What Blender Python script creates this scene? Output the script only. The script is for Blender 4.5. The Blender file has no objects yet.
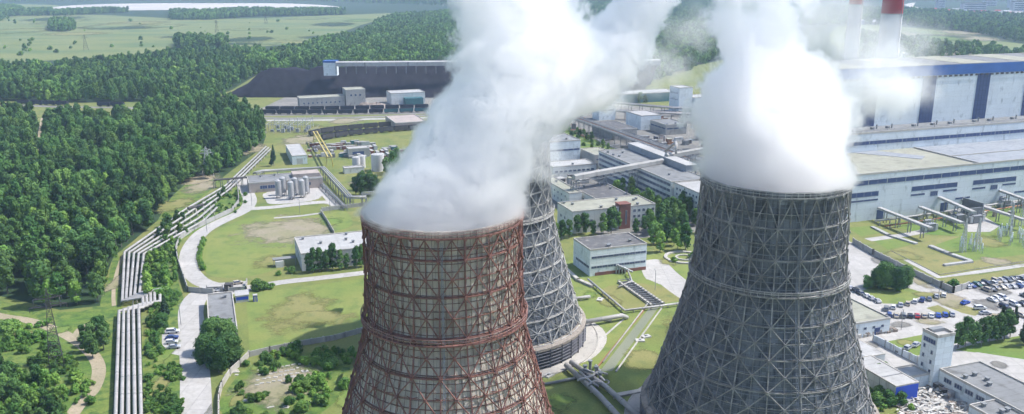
import bpy, math, random
import numpy as np
from mathutils import Vector, Matrix
R = math.radians
rnd = random.Random(7)
SC = bpy.context.scene
COL = SC.collection

# ---------------------------------------------------------------- camera
F_PX, PITCH, CAM_H, CX, CY = 870.0, R(15.0), 125.0, 512.0, 207.0
cam_d = bpy.data.cameras.new('camera'); cam = bpy.data.objects.new('camera', cam_d); COL.objects.link(cam)
cam_d.sensor_width = 36.0; cam_d.lens = F_PX / 1024.0 * 36.0
cam_d.clip_start = 1.0; cam_d.clip_end = 30000.0
cam.location = (0, 0, CAM_H); cam.rotation_euler = (R(90) - PITCH, 0, 0)
SC.camera = cam

# ---------------------------------------------------------------- light
SUN_EL, SUN_DIR = R(54.0), Vector((0.98, 0.17, 0.0)).normalized()
world = bpy.data.worlds.new('World'); SC.world = world; world.use_nodes = True
wn = world.node_tree; bg = wn.nodes['Background']
sky = wn.nodes.new('ShaderNodeTexSky'); sky.sky_type = 'NISHITA'; sky.sun_disc = False
sky.sun_elevation = SUN_EL
sky.sun_rotation = math.atan2(SUN_DIR.x, SUN_DIR.y)
sky.air_density = 1.0; sky.dust_density = 1.0; sky.ozone_density = 1.5
wn.links.new(sky.outputs[0], bg.inputs[0]); bg.inputs[1].default_value = 0.15
sun_d = bpy.data.lights.new('sun', 'SUN'); sun = bpy.data.objects.new('sun', sun_d); COL.objects.link(sun)
sun_d.energy = 4.2; sun_d.angle = R(0.5); sun_d.color = (1.0, 0.96, 0.9)
sd = Vector((SUN_DIR.x * math.cos(SUN_EL), SUN_DIR.y * math.cos(SUN_EL), math.sin(SUN_EL)))
sun.rotation_euler = (-sd).to_track_quat('-Z', 'Y').to_euler()
SC.view_settings.view_transform = 'Standard'; SC.view_settings.look = 'None'
SC.view_settings.exposure = 0.52; SC.view_settings.gamma = 1.0
SC.view_settings.use_curve_mapping = False
cy = SC.cycles
cy.max_bounces = 34; cy.diffuse_bounces = 3; cy.glossy_bounces = 2; cy.transmission_bounces = 2
cy.volume_bounces = 28; cy.transparent_max_bounces = 8
cy.volume_step_rate = 0.28; cy.volume_max_steps = 200
cy.use_denoising = True; cy.denoiser = 'OPENIMAGEDENOISE'
cy.use_adaptive_sampling = True; cy.adaptive_min_samples = 16; cy.adaptive_threshold = 0.06
cy.sample_clamp_indirect = 10
HAZE_D = 1.2e-4

# ---------------------------------------------------------------- helpers
GA = R(70.2)
UX, UY = math.sin(GA), math.cos(GA)          # the works' own grid: u along the long halls, v away from the camera
GROT = math.atan2(UY, UX)
def at(px, py, z=0.0):                        # the place on the plane z that the photograph shows at px, py
    X = (px - CX) / F_PX; Y = (py - CY) / F_PX
    dz = -(math.sin(PITCH) + Y * math.cos(PITCH)); t = (z - CAM_H) / dz
    return Vector((X * t, (math.cos(PITCH) - Y * math.sin(PITCH)) * t, z))
def W(u, v, z=0.0): return Vector((u * UX - v * UY, u * UY + v * UX, z))
def UV(p): return (p[0] * UX + p[1] * UY, -p[0] * UY + p[1] * UX)
def atuv(px, py, z=0.0): return UV(at(px, py, z))
def pw(px, y):                                # depth of a place, metres per pixel
    return y
class MB:
    def __init__(s): s.v = []; s.f = []; s.m = []; s.cuts = []
    def add(s, vs, fs, mi=0):
        n = len(s.v); s.cuts.append((n, len(s.f))); s.v.extend([tuple(p) for p in vs]); s.f.extend([tuple(i + n for i in f) for f in fs]); s.m.extend([mi] * len(fs)); return s
    def box(s, x0, y0, z0, x1, y1, z1, mi=0):
        vs = [(x0,y0,z0),(x1,y0,z0),(x1,y1,z0),(x0,y1,z0),(x0,y0,z1),(x1,y0,z1),(x1,y1,z1),(x0,y1,z1)]
        return s.add(vs, [(0,3,2,1),(4,5,6,7),(0,1,5,4),(1,2,6,5),(2,3,7,6),(3,0,4,7)], mi)
    def prism(s, pts, z0, z1, mi=0):
        a = sum(pts[i][0]*pts[(i+1)%len(pts)][1]-pts[(i+1)%len(pts)][0]*pts[i][1] for i in range(len(pts)))
        if a < 0: pts = pts[::-1]
        n = len(pts)
        vs = [(p[0],p[1],z0) for p in pts] + [(p[0],p[1],z1) for p in pts]
        fs = [tuple(range(n-1,-1,-1)), tuple(range(n,2*n))] + [(i,(i+1)%n,(i+1)%n+n,i+n) for i in range(n)]
        return s.add(vs, fs, mi)
    def bar(s, a, b, w, mi=0, n=4, w2=None):
        a = Vector(a); b = Vector(b); d = b - a
        if d.length < 1e-6: return s
        d.normalize(); up = Vector((0,0,1)) if abs(d.z) < .95 else Vector((1,0,0))
        x = d.cross(up).normalized(); y = d.cross(x)
        w2 = w if w2 is None else w2
        vs = []
        for p, r in ((a, w/2), (b, w2/2)):
            rr = r * (1.414 if n == 4 else 1.0)
            for k in range(n):
                t = 2*math.pi*(k+.5)/n; vs.append(p + x*math.cos(t)*rr + y*math.sin(t)*rr)
        fs = [(k, k+n, (k+1)%n+n, (k+1)%n) for k in range(n)] + [tuple(range(n)), tuple(range(2*n-1, n-1, -1))]
        return s.add(vs, fs, mi)
    def path(s, pts, w, mi=0, n=8):            # a pipe with mitred bends
        pts = [Vector(p) for p in pts]; rings = []
        for i, p in enumerate(pts):
            d = ((pts[i]-pts[i-1]).normalized() if i else Vector()) + ((pts[i+1]-pts[i]).normalized() if i < len(pts)-1 else Vector())
            sc = 1.0
            if 0 < i < len(pts)-1:
                c = (pts[i]-pts[i-1]).normalized().dot(d.normalized()); sc = 1/max(c,.5)
            d.normalize(); up = Vector((0,0,1)) if abs(d.z) < .95 else Vector((1,0,0))
            x = d.cross(up).normalized(); y = d.cross(x).normalized()
            rings.append([p + x*math.cos(2*math.pi*k/n)*w/2*sc + y*math.sin(2*math.pi*k/n)*w/2 for k in range(n)])
        vs = [q for r in rings for q in r]; fs = []
        for i in range(len(pts)-1):
            for k in range(n): fs.append((i*n+k, i*n+n+k, i*n+n+(k+1)%n, i*n+(k+1)%n))
        fs += [tuple(range(n)), tuple(range(len(vs)-1, len(vs)-n-1, -1))]
        return s.add(vs, fs, mi)
    def ring(s, prof, n=64, closed=False, mi=0, c=(0,0)):      # lathe; prof = [(r, z), ...]
        m = len(prof); vs = [(c[0]+r*math.cos(2*math.pi*k/n), c[1]+r*math.sin(2*math.pi*k/n), z) for k in range(n) for r, z in prof]
        fs = []
        for k in range(n):
            k2 = (k+1) % n
            for j in range(m if closed else m-1):
                j2 = (j+1) % m
                fs.append((k*m+j, k2*m+j, k2*m+j2, k*m+j2))
        return s.add(vs, fs, mi)
    def cyl(s, x, y, z0, z1, r, n=16, mi=0, r2=None):
        r2 = r if r2 is None else r2
        vs = [(x+r*math.cos(2*math.pi*k/n), y+r*math.sin(2*math.pi*k/n), z0) for k in range(n)] + [(x+r2*math.cos(2*math.pi*k/n), y+r2*math.sin(2*math.pi*k/n), z1) for k in range(n)]
        return s.add(vs, [tuple(range(n-1,-1,-1)), tuple(range(n,2*n))] + [(k,(k+1)%n,(k+1)%n+n,k+n) for k in range(n)], mi)
    def build(s, name, mats, parent=None, smooth=False, world=False):
        if world and parent:
            im = (Matrix.Translation(parent.location) @ parent.rotation_euler.to_matrix().to_4x4()).inverted()
            s.v = [tuple(im @ Vector(p)) for p in s.v]
        me = bpy.data.meshes.new(name); me.from_pydata(s.v, [], s.f)
        if not isinstance(mats, (list, tuple)): mats = [mats]
        for m in mats: me.materials.append(m)
        if len(mats) > 1: me.polygons.foreach_set('material_index', s.m)
        if smooth: me.polygons.foreach_set('use_smooth', [True]*len(s.f))
        me.update()
        o = bpy.data.objects.new(name, me); COL.objects.link(o)
        if parent: o.parent = parent
        return o
def pieces(mb, name, mats, parent, world=False, limit=100):     # every bar or box a part of its own
    c = mb.cuts+[(len(mb.v), len(mb.f))]
    for i, ((v0, f0), (v1, f1)) in enumerate(zip(c, c[1:])):
        q = MB(); last = i == limit-1 and len(c)-1 > limit
        if last: v1, f1 = len(mb.v), len(mb.f)
        q.v = mb.v[v0:v1]; q.f = [tuple(k-v0 for k in f) for f in mb.f[f0:f1]]; q.m = mb.m[f0:f1]
        o = q.build(name, mats, parent, world=world)
        if last: o['kind'] = 'stuff'; break
def tag(o, label=None, cat=None, group=None, kind=None):
    if label: o['label'] = label
    if cat: o['category'] = cat
    if group: o['group'] = group
    if kind: o['kind'] = kind
    return o
def thing(name, label, cat, loc=(0,0,0), rot=0.0, group=None, kind=None):
    o = bpy.data.objects.new(name, None); COL.objects.link(o); o.empty_display_size = 1
    o.location = loc; o.rotation_euler = (0,0,rot)
    return tag(o, label, cat, group, kind)
def dup(root, loc, rot=0.0, scale=None, label=None, group=None):
    r = root.copy(); COL.objects.link(r); r.location = loc; r.rotation_euler = (0,0,rot)
    if scale: r.scale = scale if hasattr(scale, '__len__') else (scale,)*3
    if label: r['label'] = label
    if group: r['group'] = group
    for ch in list(root.children):
        c = ch.copy(); COL.objects.link(c); c.parent = r
        for g in list(ch.children):
            d = g.copy(); COL.objects.link(d); d.parent = c
    return r

# ---------------------------------------------------------------- materials
def mat(name, base, base2=None, scale=0.2, rough=0.85, detail=4, bump=0.0, spec=0.3, dark=None, dscale=None, dark_lo=.55, dark_hi=.75, metal=0.0, coords='Object', stretch=None, obj_rand=0.0, lo=.3, hi=.7, grain=0.0, gscale=1.3, panels=None):
    m = bpy.data.materials.new(name); m.use_nodes = True; nt = m.node_tree; N = nt.nodes; L = nt.links
    b = N['Principled BSDF']; b.inputs['Roughness'].default_value = rough; b.inputs['Metallic'].default_value = metal
    b.inputs['Specular IOR Level'].default_value = spec
    if base2 is None: base2 = tuple(c*0.8 for c in base)
    tc = N.new('ShaderNodeTexCoord'); mp = N.new('ShaderNodeMapping'); L.new(tc.outputs[coords], mp.inputs[0])
    if stretch: mp.inputs['Scale'].default_value = stretch
    no = N.new('ShaderNodeTexNoise'); no.inputs['Scale'].default_value = scale; no.inputs['Detail'].default_value = detail
    L.new(mp.outputs[0], no.inputs[0])
    mr = N.new('ShaderNodeMapRange'); mr.inputs[1].default_value = lo; mr.inputs[2].default_value = hi
    L.new(no.outputs[0], mr.inputs[0])
    mx = N.new('ShaderNodeMix'); mx.data_type = 'RGBA'; L.new(mr.outputs[0], mx.inputs[0])
    mx.inputs[6].default_value = (*base, 1); mx.inputs[7].default_value = (*base2, 1)
    out = mx.outputs[2]
    if dark:
        n2 = N.new('ShaderNodeTexNoise'); n2.inputs['Scale'].default_value = dscale or scale*5; n2.inputs['Detail'].default_value = 5
        L.new(mp.outputs[0], n2.inputs[0])
        m2 = N.new('ShaderNodeMapRange'); m2.inputs[1].default_value = dark_lo; m2.inputs[2].default_value = dark_hi
        L.new(n2.outputs[0], m2.inputs[0])
        x2 = N.new('ShaderNodeMix'); x2.data_type = 'RGBA'; L.new(m2.outputs[0], x2.inputs[0]); L.new(out, x2.inputs[6]); x2.inputs[7].default_value = (*dark, 1)
        out = x2.outputs[2]
    def mul(out, fac):
        q = N.new('ShaderNodeHueSaturation'); L.new(out, q.inputs['Color']); L.new(fac, q.inputs['Value']); return q.outputs[0]
    if grain:
        n3 = N.new('ShaderNodeTexNoise'); n3.inputs['Scale'].default_value = gscale; n3.inputs['Detail'].default_value = 6; n3.inputs['Roughness'].default_value = .7; L.new(tc.outputs[coords], n3.inputs[0])
        m3 = N.new('ShaderNodeMapRange'); m3.inputs[1].default_value = .3; m3.inputs[2].default_value = .7; m3.inputs[3].default_value = 1-grain; m3.inputs[4].default_value = 1+grain; L.new(n3.outputs[0], m3.inputs[0]); out = mul(out, m3.outputs[0])
    if panels:          # sheet or slab joints: (kind, width, height, joint, spread)
        kd, pw_, ph_, jt, spread = panels; sx = N.new('ShaderNodeSeparateXYZ'); L.new(tc.outputs['Object'], sx.inputs[0]); cb = N.new('ShaderNodeCombineXYZ')
        if kd == 'round':
            at2 = N.new('ShaderNodeMath'); at2.operation = 'ARCTAN2'; L.new(sx.outputs[1], at2.inputs[0]); L.new(sx.outputs[0], at2.inputs[1]); k_ = N.new('ShaderNodeMath'); k_.operation = 'MULTIPLY'; k_.inputs[1].default_value = 20; L.new(at2.outputs[0], k_.inputs[0]); L.new(k_.outputs[0], cb.inputs[0]); L.new(sx.outputs[2], cb.inputs[1])
        elif kd == 'wall':
            k_ = N.new('ShaderNodeMath'); k_.operation = 'ADD'; L.new(sx.outputs[0], k_.inputs[0]); L.new(sx.outputs[1], k_.inputs[1]); L.new(k_.outputs[0], cb.inputs[0]); L.new(sx.outputs[2], cb.inputs[1])
        else: L.new(sx.outputs[0], cb.inputs[0]); L.new(sx.outputs[1], cb.inputs[1])
        bt = N.new('ShaderNodeTexBrick'); bt.offset = .5 if kd == 'round' else 0; L.new(cb.outputs[0], bt.inputs['Vector']); bt.inputs['Scale'].default_value = 1; bt.inputs['Brick Width'].default_value = pw_; bt.inputs['Row Height'].default_value = ph_; bt.inputs['Mortar Size'].default_value = jt; bt.inputs['Mortar Smooth'].default_value = .3
        bt.inputs['Color1'].default_value = (1-spread,)*3+(1,); bt.inputs['Color2'].default_value = (1+spread*.4,)*3+(1,); bt.inputs['Mortar'].default_value = (.5,.5,.5,1); out = mul(out, bt.outputs['Color'])
    if obj_rand:
        oi = N.new('ShaderNodeObjectInfo'); hs = N.new('ShaderNodeHueSaturation')
        r1 = N.new('ShaderNodeMapRange'); r1.inputs[3].default_value = 1-obj_rand; r1.inputs[4].default_value = 1+obj_rand
        L.new(oi.outputs['Random'], r1.inputs[0]); L.new(r1.outputs[0], hs.inputs['Value'])
        r2 = N.new('ShaderNodeMapRange'); r2.inputs[3].default_value = .5+obj_rand*.07; r2.inputs[4].default_value = .5-obj_rand*.07
        L.new(oi.outputs['Random'], r2.inputs[0]); L.new(r2.outputs[0], hs.inputs['Hue'])
        L.new(out, hs.inputs['Color']); out = hs.outputs[0]
    L.new(out, b.inputs['Base Color'])
    if bump:
        bp = N.new('ShaderNodeBump'); bp.inputs['Strength'].default_value = bump; bp.inputs['Distance'].default_value = .3
        L.new(no.outputs[0], bp.inputs['Height']); L.new(bp.outputs[0], b.inputs['Normal'])
    return m
M = {}
M['panel_grey'] = mat('panel_grey', (.21,.225,.245), (.11,.12,.14), .16, .7, panels=('round',2.2,3.5,.06,.4), grain=.2, gscale=.5, dark=(.07,.08,.10), dscale=.6, dark_lo=.5, dark_hi=.65, stretch=(1,1,.25))
M['panel_beige'] = mat('panel_beige', (.60,.54,.46), (.45,.39,.33), .12, .75, panels=('round',2.2,3.5,.05,.22), grain=.15, gscale=.5, dark=(.3,.25,.21), dscale=.6, dark_lo=.5, stretch=(1,1,.25))
M['steel_grey'] = mat('steel_grey', (.35,.345,.335), (.175,.17,.17), .35, .6, grain=.3, gscale=.9, dark=(.12,.11,.11), dscale=1.5)
M['steel_pale'] = mat('steel_pale', (.54,.53,.52), (.32,.31,.30), .35, .6, grain=.25, gscale=.9, dark=(.2,.19,.18), dscale=1.5)
M['rust'] = mat('rust', (.27,.125,.10), (.15,.08,.07), .6, .8, dark=(.10,.055,.05), dscale=1.6)
M['rust_pale'] = mat('rust_pale', (.36,.22,.2), (.24,.13,.115), .6, .8)
M['concrete'] = mat('concrete', (.50,.47,.43), (.40,.38,.35), .08, .9, dark=(.30,.28,.26), dscale=.5)
M['eave_concrete'] = mat('eave_concrete', (.34,.30,.26), (.24,.21,.185), .15, .9, dark=(.14,.12,.11), dscale=.7, grain=.2)
M['dark_louvre'] = mat('dark_louvre', (.07,.09,.13), (.04,.05,.08), .5, .6)
M['slat'] = mat('slat', (.16,.16,.18), (.10,.10,.12), .5, .7)
M['girt_grey'] = mat('girt_grey', (.22,.245,.28), (.15,.17,.20), .5, .7)
M['girt_rust'] = mat('girt_rust', (.20,.13,.11), (.13,.09,.08), .5, .8)
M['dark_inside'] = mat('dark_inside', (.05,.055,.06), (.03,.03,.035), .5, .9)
M['grass'] = mat('grass', (.15,.19,.05), (.22,.215,.075), .018, .95, detail=8, grain=.22, dark=(.10,.15,.045), dscale=.09, dark_lo=.48, dark_hi=.72, coords='Object')

# ---------------------------------------------------------------- the ground
def sheet(name, mt, pts, z, kind='structure', label=None, cat=None):
    mb = MB(); pts = [(p[0], p[1]) for p in pts]
    a = sum(pts[i][0]*pts[(i+1)%len(pts)][1]-pts[(i+1)%len(pts)][0]*pts[i][1] for i in range(len(pts)))
    if a < 0: pts = pts[::-1]
    mb.add([(p[0], p[1], z) for p in pts], [tuple(range(len(pts)))])
    o = mb.build(name, mt); tag(o, label, cat, kind=kind); return o
sheet('ground', M['grass'], [(-9000,-300),(9000,-300),(9000,14000),(-9000,14000)], 0.0)
# ---------------------------------------------------------------- ground surfaces
M['meadow'] = mat('meadow', (.21,.225,.085), (.14,.18,.065), .006, .95, detail=9, dark=(.11,.17,.07), dscale=.012, dark_lo=.5, dark_hi=.7, stretch=(.45,1,1), grain=.2)
M['lawn'] = mat('lawn', (.15,.215,.05), (.225,.24,.075), .03, .95, detail=8, dark=(.115,.175,.05), dscale=.15, dark_lo=.5, dark_hi=.75, grain=.2)
M['lawn_bright'] = mat('lawn_bright', (.115,.205,.04), (.185,.22,.06), .04, .95, detail=8, dark=(.08,.16,.045), dscale=.25, grain=.2)
M['lawn_dry'] = mat('lawn_dry', (.25,.23,.095), (.18,.195,.06), .05, .95, detail=8, dark=(.13,.16,.06), dscale=.2, grain=.2)
M['rough_grass'] = mat('rough_grass', (.085,.165,.03), (.19,.225,.055), .07, .95, detail=9, dark=(.06,.12,.03), dscale=.3, dark_lo=.45, dark_hi=.65, bump=.6, grain=.3)
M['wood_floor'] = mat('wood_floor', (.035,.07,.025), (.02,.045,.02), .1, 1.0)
M['concrete_road'] = mat('concrete_road', (.47,.45,.43), (.39,.375,.36), .05, .9, detail=8, dark=(.37,.35,.32), dscale=.4, dark_lo=.55, grain=.14, gscale=.5, panels=('flat',6,6,.05,.07))
M['yard'] = mat('yard', (.47,.45,.43), (.38,.365,.35), .035, .9, detail=8, dark=(.36,.345,.32), dscale=.25, dark_lo=.52, dark_hi=.72, grain=.14, gscale=.5, panels=('flat',6,6,.05,.07))
M['dirt'] = mat('dirt', (.40,.33,.245), (.31,.27,.18), .08, 1.0, detail=8, dark=(.22,.23,.12), dscale=.35, grain=.2)
M['bare'] = mat('bare', (.32,.27,.21), (.24,.23,.13), .06, 1.0, detail=8, dark=(.17,.18,.09), dscale=.3, grain=.2)
M['sand'] = mat('sand', (.60,.54,.50), (.48,.44,.40), .004, 1.0)
M['asphalt_grey'] = mat('asphalt_grey', (.235,.225,.205), (.165,.16,.15), .08, .95, detail=7, dark=(.14,.14,.14), dscale=.4, grain=.14, gscale=.5, panels=('flat',6,6,.05,.07))
M['ballast'] = mat('ballast', (.27,.255,.235), (.19,.185,.17), .05, 1.0, dark=(.13,.12,.12), dscale=.3)
M['water'] = mat('water', (.235,.24,.17), (.18,.20,.135), .05, .6, spec=.5)
def pxs(pts, z=0.0): return [at(*p, z) if len(p) == 2 else at(p[0], p[1], p[2]) for p in pts]
def smooth_poly(pts, n=5, closed=True):        # rounded outline through the points
    out = []; m = len(pts)
    rng = range(m) if closed else range(m-1)
    for i in rng:
        p0 = Vector(pts[(i-1) % m] if closed or i else pts[0]); p1 = Vector(pts[i]); p2 = Vector(pts[(i+1) % m]); p3 = Vector(pts[(i+2) % m] if closed or i+2 < m else pts[-1])
        for k in range(n):
            t = k/n; out.append(.5*((2*p1)+(p2-p0)*t+(2*p0-5*p1+4*p2-p3)*t*t+(3*p1-p0-3*p2+p3)*t**3))
    if not closed: out.append(Vector(pts[-1]))
    return out
def ribbon(name, mt, pts, w, z, kind='structure', smooth=True, n=5):
    pts = [Vector((p[0], p[1], 0)) for p in pts]
    if smooth: pts = smooth_poly(pts, n, False)
    mb = MB(); vs = []
    for i, p in enumerate(pts):
        d = (pts[min(i+1, len(pts)-1)]-pts[max(i-1, 0)]).normalized(); q = Vector((-d.y, d.x, 0))*w/2
        vs += [(p.x+q.x, p.y+q.y, z), (p.x-q.x, p.y-q.y, z)]
    mb.add(vs, [(2*i, 2*i+1, 2*i+3, 2*i+2) for i in range(len(pts)-1)])
    return tag(mb.build(name, mt), kind=kind)
def blob(cx, cy_, rx, ry, n=28, j=.12, rot=0, seed=1):
    r = random.Random(seed); ph = [r.uniform(0, 6.28) for _ in range(4)]
    out = []
    for k in range(n):
        a = 2*math.pi*k/n; q = 1+j*(math.sin(2*a+ph[0])*.6+math.sin(3*a+ph[1])*.5+math.sin(5*a+ph[2])*.4+math.sin(9*a+ph[3])*.2)
        x, y = math.cos(a)*rx*q, math.sin(a)*ry*q
        out.append(Vector((cx+x*math.cos(rot)-y*math.sin(rot), cy_+x*math.sin(rot)+y*math.cos(rot), 0)))
    return out
uvs = lambda pts: [W(*p) for p in pts]
def soft_patch(px, py, wx, wy, key, z, seed=None):
    a, b, c_, d = at(px-wx, py), at(px+wx, py), at(px, py+wy), at(px, py-wy); c = at(px, py); rx, ry = (b-a).length/2, (d-c_).length/2
    m = M[key].copy(); nt = m.node_tree; N = nt.nodes; L = nt.links; bs = N['Principled BSDF']; tc = N.new('ShaderNodeTexCoord')
    dv = N.new('ShaderNodeVectorMath'); dv.operation = 'DIVIDE'; dv.inputs[1].default_value = (rx, ry, 1e6); L.new(tc.outputs['Object'], dv.inputs[0]); ln = N.new('ShaderNodeVectorMath'); ln.operation = 'LENGTH'; L.new(dv.outputs[0], ln.inputs[0])
    no = N.new('ShaderNodeTexNoise'); no.inputs['Scale'].default_value = .09; no.inputs['Detail'].default_value = 8; no.inputs['Roughness'].default_value = .7
    mp = N.new('ShaderNodeMapping'); mp.inputs['Location'].default_value = (px*.7, py*1.3, 0); L.new(tc.outputs['Object'], mp.inputs[0]); L.new(mp.outputs[0], no.inputs[0])
    ad = N.new('ShaderNodeMath'); ad.operation = 'MULTIPLY_ADD'; L.new(no.outputs[0], ad.inputs[0]); ad.inputs[1].default_value = 2.0; L.new(ln.outputs[1], ad.inputs[2])
    mr = N.new('ShaderNodeMapRange'); mr.inputs[1].default_value = 1.45; mr.inputs[2].default_value = 1.85; mr.inputs[3].default_value = 1; mr.inputs[4].default_value = 0; L.new(ad.outputs[0], mr.inputs[0]); L.new(mr.outputs[0], bs.inputs['Alpha'])
    mb = MB(); mb.add([(-rx*1.1,-ry*1.1,0),(rx*1.1,-ry*1.1,0),(rx*1.1,ry*1.1,0),(-rx*1.1,ry*1.1,0)],[(0,1,2,3)]); o = mb.build('ground_patch', m); o.location = (c.x, c.y, z); tag(o, kind='structure'); return o
# far plain: woods floor, meadows, the pale sand flats
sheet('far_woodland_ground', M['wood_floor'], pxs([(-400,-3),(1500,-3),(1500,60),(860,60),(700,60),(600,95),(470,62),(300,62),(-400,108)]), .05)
sheet('meadow', M['meadow'], smooth_poly(pxs([(-300,10),(60,14),(200,19),(340,15),(395,13),(420,14),(372,22),(330,36),(270,46),(180,46),(120,56),(-300,62)]), 4), .12)
sheet('meadow', M['meadow'], smooth_poly(pxs([(-300,4.5),(20,4),(60,9),(20,12),(-300,13)]), 4), .14)
sheet('sand_flat', M['sand'], smooth_poly(pxs([(44,9.5),(70,5.5),(130,3.6),(200,3.2),(290,3.6),(340,7),(335,13),(300,12),(240,10),(200,9.5),(160,10),(120,10.5),(70,11)]), 4), .2)
sheet('far_meadow', M['meadow'], smooth_poly(pxs([(840,26),(900,27),(960,33),(1024,44),(1300,60),(1300,75),(1000,70),(840,50)]), 4), .12)
sheet('far_meadow', M['meadow'], smooth_poly(pxs([(700,58),(740,57),(760,66),(735,80),(700,74),(690,66)]), 4), .13)
sheet('sandy_clearing', M['sand'], smooth_poly(pxs([(904,4.5),(916,2.5),(913,6),(922,8.5),(912,7.5)]), 2), .2)
# works ground
sheet('works_ground', M['ballast'], pxs([(262,108),(285,97),(480,92),(700,112),(760,120),(760,160),(640,175),(560,150),(430,114),(262,116),(225,110)]), .03)
sheet('tarmac', M['asphalt_grey'], uvs([(180,362),(300,362),(350,410),(350,760),(290,700),(262,560),(226,560),(180,450)]), .035)
soft_patch(200,179,22,7,'dirt',.06)
if 0: sheet('clearing', M['dirt'], smooth_poly(pxs([(190,176),(208,174),(216,178),(200,186),(188,184)]), 4), .06)
ribbon('rail_bed', M['ballast'], pxs([(0,104),(60,107),(130,108),(205,114),(262,118),(330,118),(440,115)]), 9, .1)
ribbon('service_road', M['concrete_road'], pxs([(262,120.5),(330,120),(440,117.5)]), 8, .11)
# concrete roads by the gate
ribbon('road', M['concrete_road'], pxs([(196,440),(196,414),(195,370),(192,330),(191,310),(197,297),(208,289)]), 9.2, .04)
ribbon('road', M['concrete_road'], pxs([(240,178),(246,190),(250,201),(243,211),(222,221),(204,231),(193,243),(188,256),(190,270),(200,281),(214,286),(232,289),(250,288)]), 7.6, .044)
ribbon('road', M['concrete_road'], pxs([(228,289),(250,288),(280,282.5),(320,278),(380,271)]), 5.5, .048)
ribbon('road', M['concrete_road'], pxs([(246,209),(275,207),(310,203),(330,202.5),(343,208)]), 6.5, .052)
sheet('apron', M['concrete_road'], pxs([(306,178),(318,178.5),(343,209),(331,206)]), .056)
ribbon('footpath', M['concrete_road'], pxs([(274,218),(300,216),(322,213)]), 2.6, .045, smooth=False)
sheet('tank_yard', M['concrete_road'], smooth_poly(pxs([(263,194),(280,190),(304,187),(316,188),(322,193),(318,199),(295,203),(270,204),(266,200)]), 3), .06)
sheet('gate_apron', M['concrete_road'], pxs([(205,284),(246,281),(250,292),(210,297)]), .036)
sheet('lawn', M['lawn'], smooth_poly(pxs([(203,240),(230,224),(262,215),(292,216),(322,214.5),(345,211),(352,225),(330,232),(300,236),(290,250),(285,263),(268,272),(240,277.5),(212,276),(203,268),(199,255)]), 4), .03)
soft_patch(288,230,62,17,'bare',.042)
if 0: sheet('bare_ground', M['bare'], smooth_poly(pxs([(248,232),(262,222),(290,217),(325,219),(332,232),(305,237),(285,243),(262,244),(250,240)]), 4), .042)
sheet('lawn', M['lawn'], pxs([(246,294),(300,287),(368,278),(368,330),(250,356)]), .03)
soft_patch(298,312,40,24,'lawn_dry',.034)
if 0: sheet('bare_ground', M['lawn_dry'], smooth_poly(pxs([(268,300),(300,293),(335,300),(320,322),(285,338),(262,325)]), 4), .034)
sheet('rough_grass', M['rough_grass'], smooth_poly(pxs([(112,414),(150,414),(186,414),(183,350),(184,300),(172,262),(185,238),(235,212),(246,195),(240,180),(200,200),(150,232),(150,262),(150,290),(170,300),(150,330)]), 3), .028)
sheet('rough_grass', M['rough_grass'], smooth_poly(pxs([(-60,300),(60,312),(100,300),(116,250),(122,300),(116,414),(100,460),(-60,460)]), 3), .026)
sheet('rough_grass', M['rough_grass'], smooth_poly(pxs([(160,176),(215,170),(222,180),(180,212),(150,225),(120,252),(112,250),(140,222)]), 3), .03)
sheet('rough_grass', M['rough_grass'], smooth_poly(pxs([(224,414),(226,392),(250,366),(290,355),(340,352),(350,370),(320,414)]), 3), .03)
soft_patch(282,384,52,26,'bare',.04)
if 0: sheet('garden_plot', M['bare'], smooth_poly(pxs([(236,380),(262,366),(300,362),(325,372),(322,385),(285,392),(250,400),(230,414),(224,405)]), 4), .04)
ribbon('dirt_track', M['dirt'], pxs([(-30,308),(0,316),(30,321),(60,332),(82,345),(95,358),(99,372),(93,390),(80,404),(66,424)]), 4.2, .05)
ribbon('dirt_track', M['dirt'], pxs([(78,336),(84,328),(96,322)]), 4.5, .046)
ribbon('dirt_track', M['dirt'], pxs([(114,306),(113.5,295),(115,280),(122,258),(132,246)]), 1.5, .046)
sheet('rough_grass', M['rough_grass'], uvs([(266,560),(288,560),(288,680),(270,690),(255,600)]), .05)
ribbon('dirt_track', M['dirt'], pxs([(44,118),(42,130),(40,150),(38,165)]), 5, .06)
ribbon('pipe_shadow', M['wood_floor'], pxs([(127,440),(128,414),(129,312)]), 8.5, .05, smooth=False)  # dark ground strips that paint in the shadow beneath the heating pipes
ribbon('pipe_shadow', M['wood_floor'], pxs([(131,296),(134,253)]), 8.5, .05, smooth=False)  # same painted shadow, past the sideways loop
sheet('car_stand', M['concrete_road'], pxs([(162,330),(182,330),(182,356),(172,354),(162,347)]), .043)
# centre
sheet('lawn', M['lawn'], pxs([(552,420),(528,300),(560,262),(700,250),(720,300),(640,440)]), .02)
sheet('lawn_dry', M['lawn_dry'], smooth_poly(pxs([(600,290),(640,283),(690,296),(650,306),(625,310)]), 3), .03)
sheet('apron', M['concrete_road'], smooth_poly(pxs([(642,262),(662,260),(676,272),(690,284),(700,300),(688,300),(668,288),(652,281),(644,276)]), 3), .04)
ribbon('footpath', M['concrete_road'], pxs([(648,278),(662,283),(676,293),(690,302)]), 3.2, .045)
sheet('canal', M['water'], pxs([(650,307),(659,307),(612,371),(600,371)]), .03)
ribbon('footpath', M['concrete_road'], pxs([(600,340),(625,318)]), .8, .045, smooth=False)
sheet('works_ground', M['concrete'], smooth_poly(pxs([(600,352),(607,338),(598,325),(575,320),(540,372),(560,368),(585,362)]), 3), .024)
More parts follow.
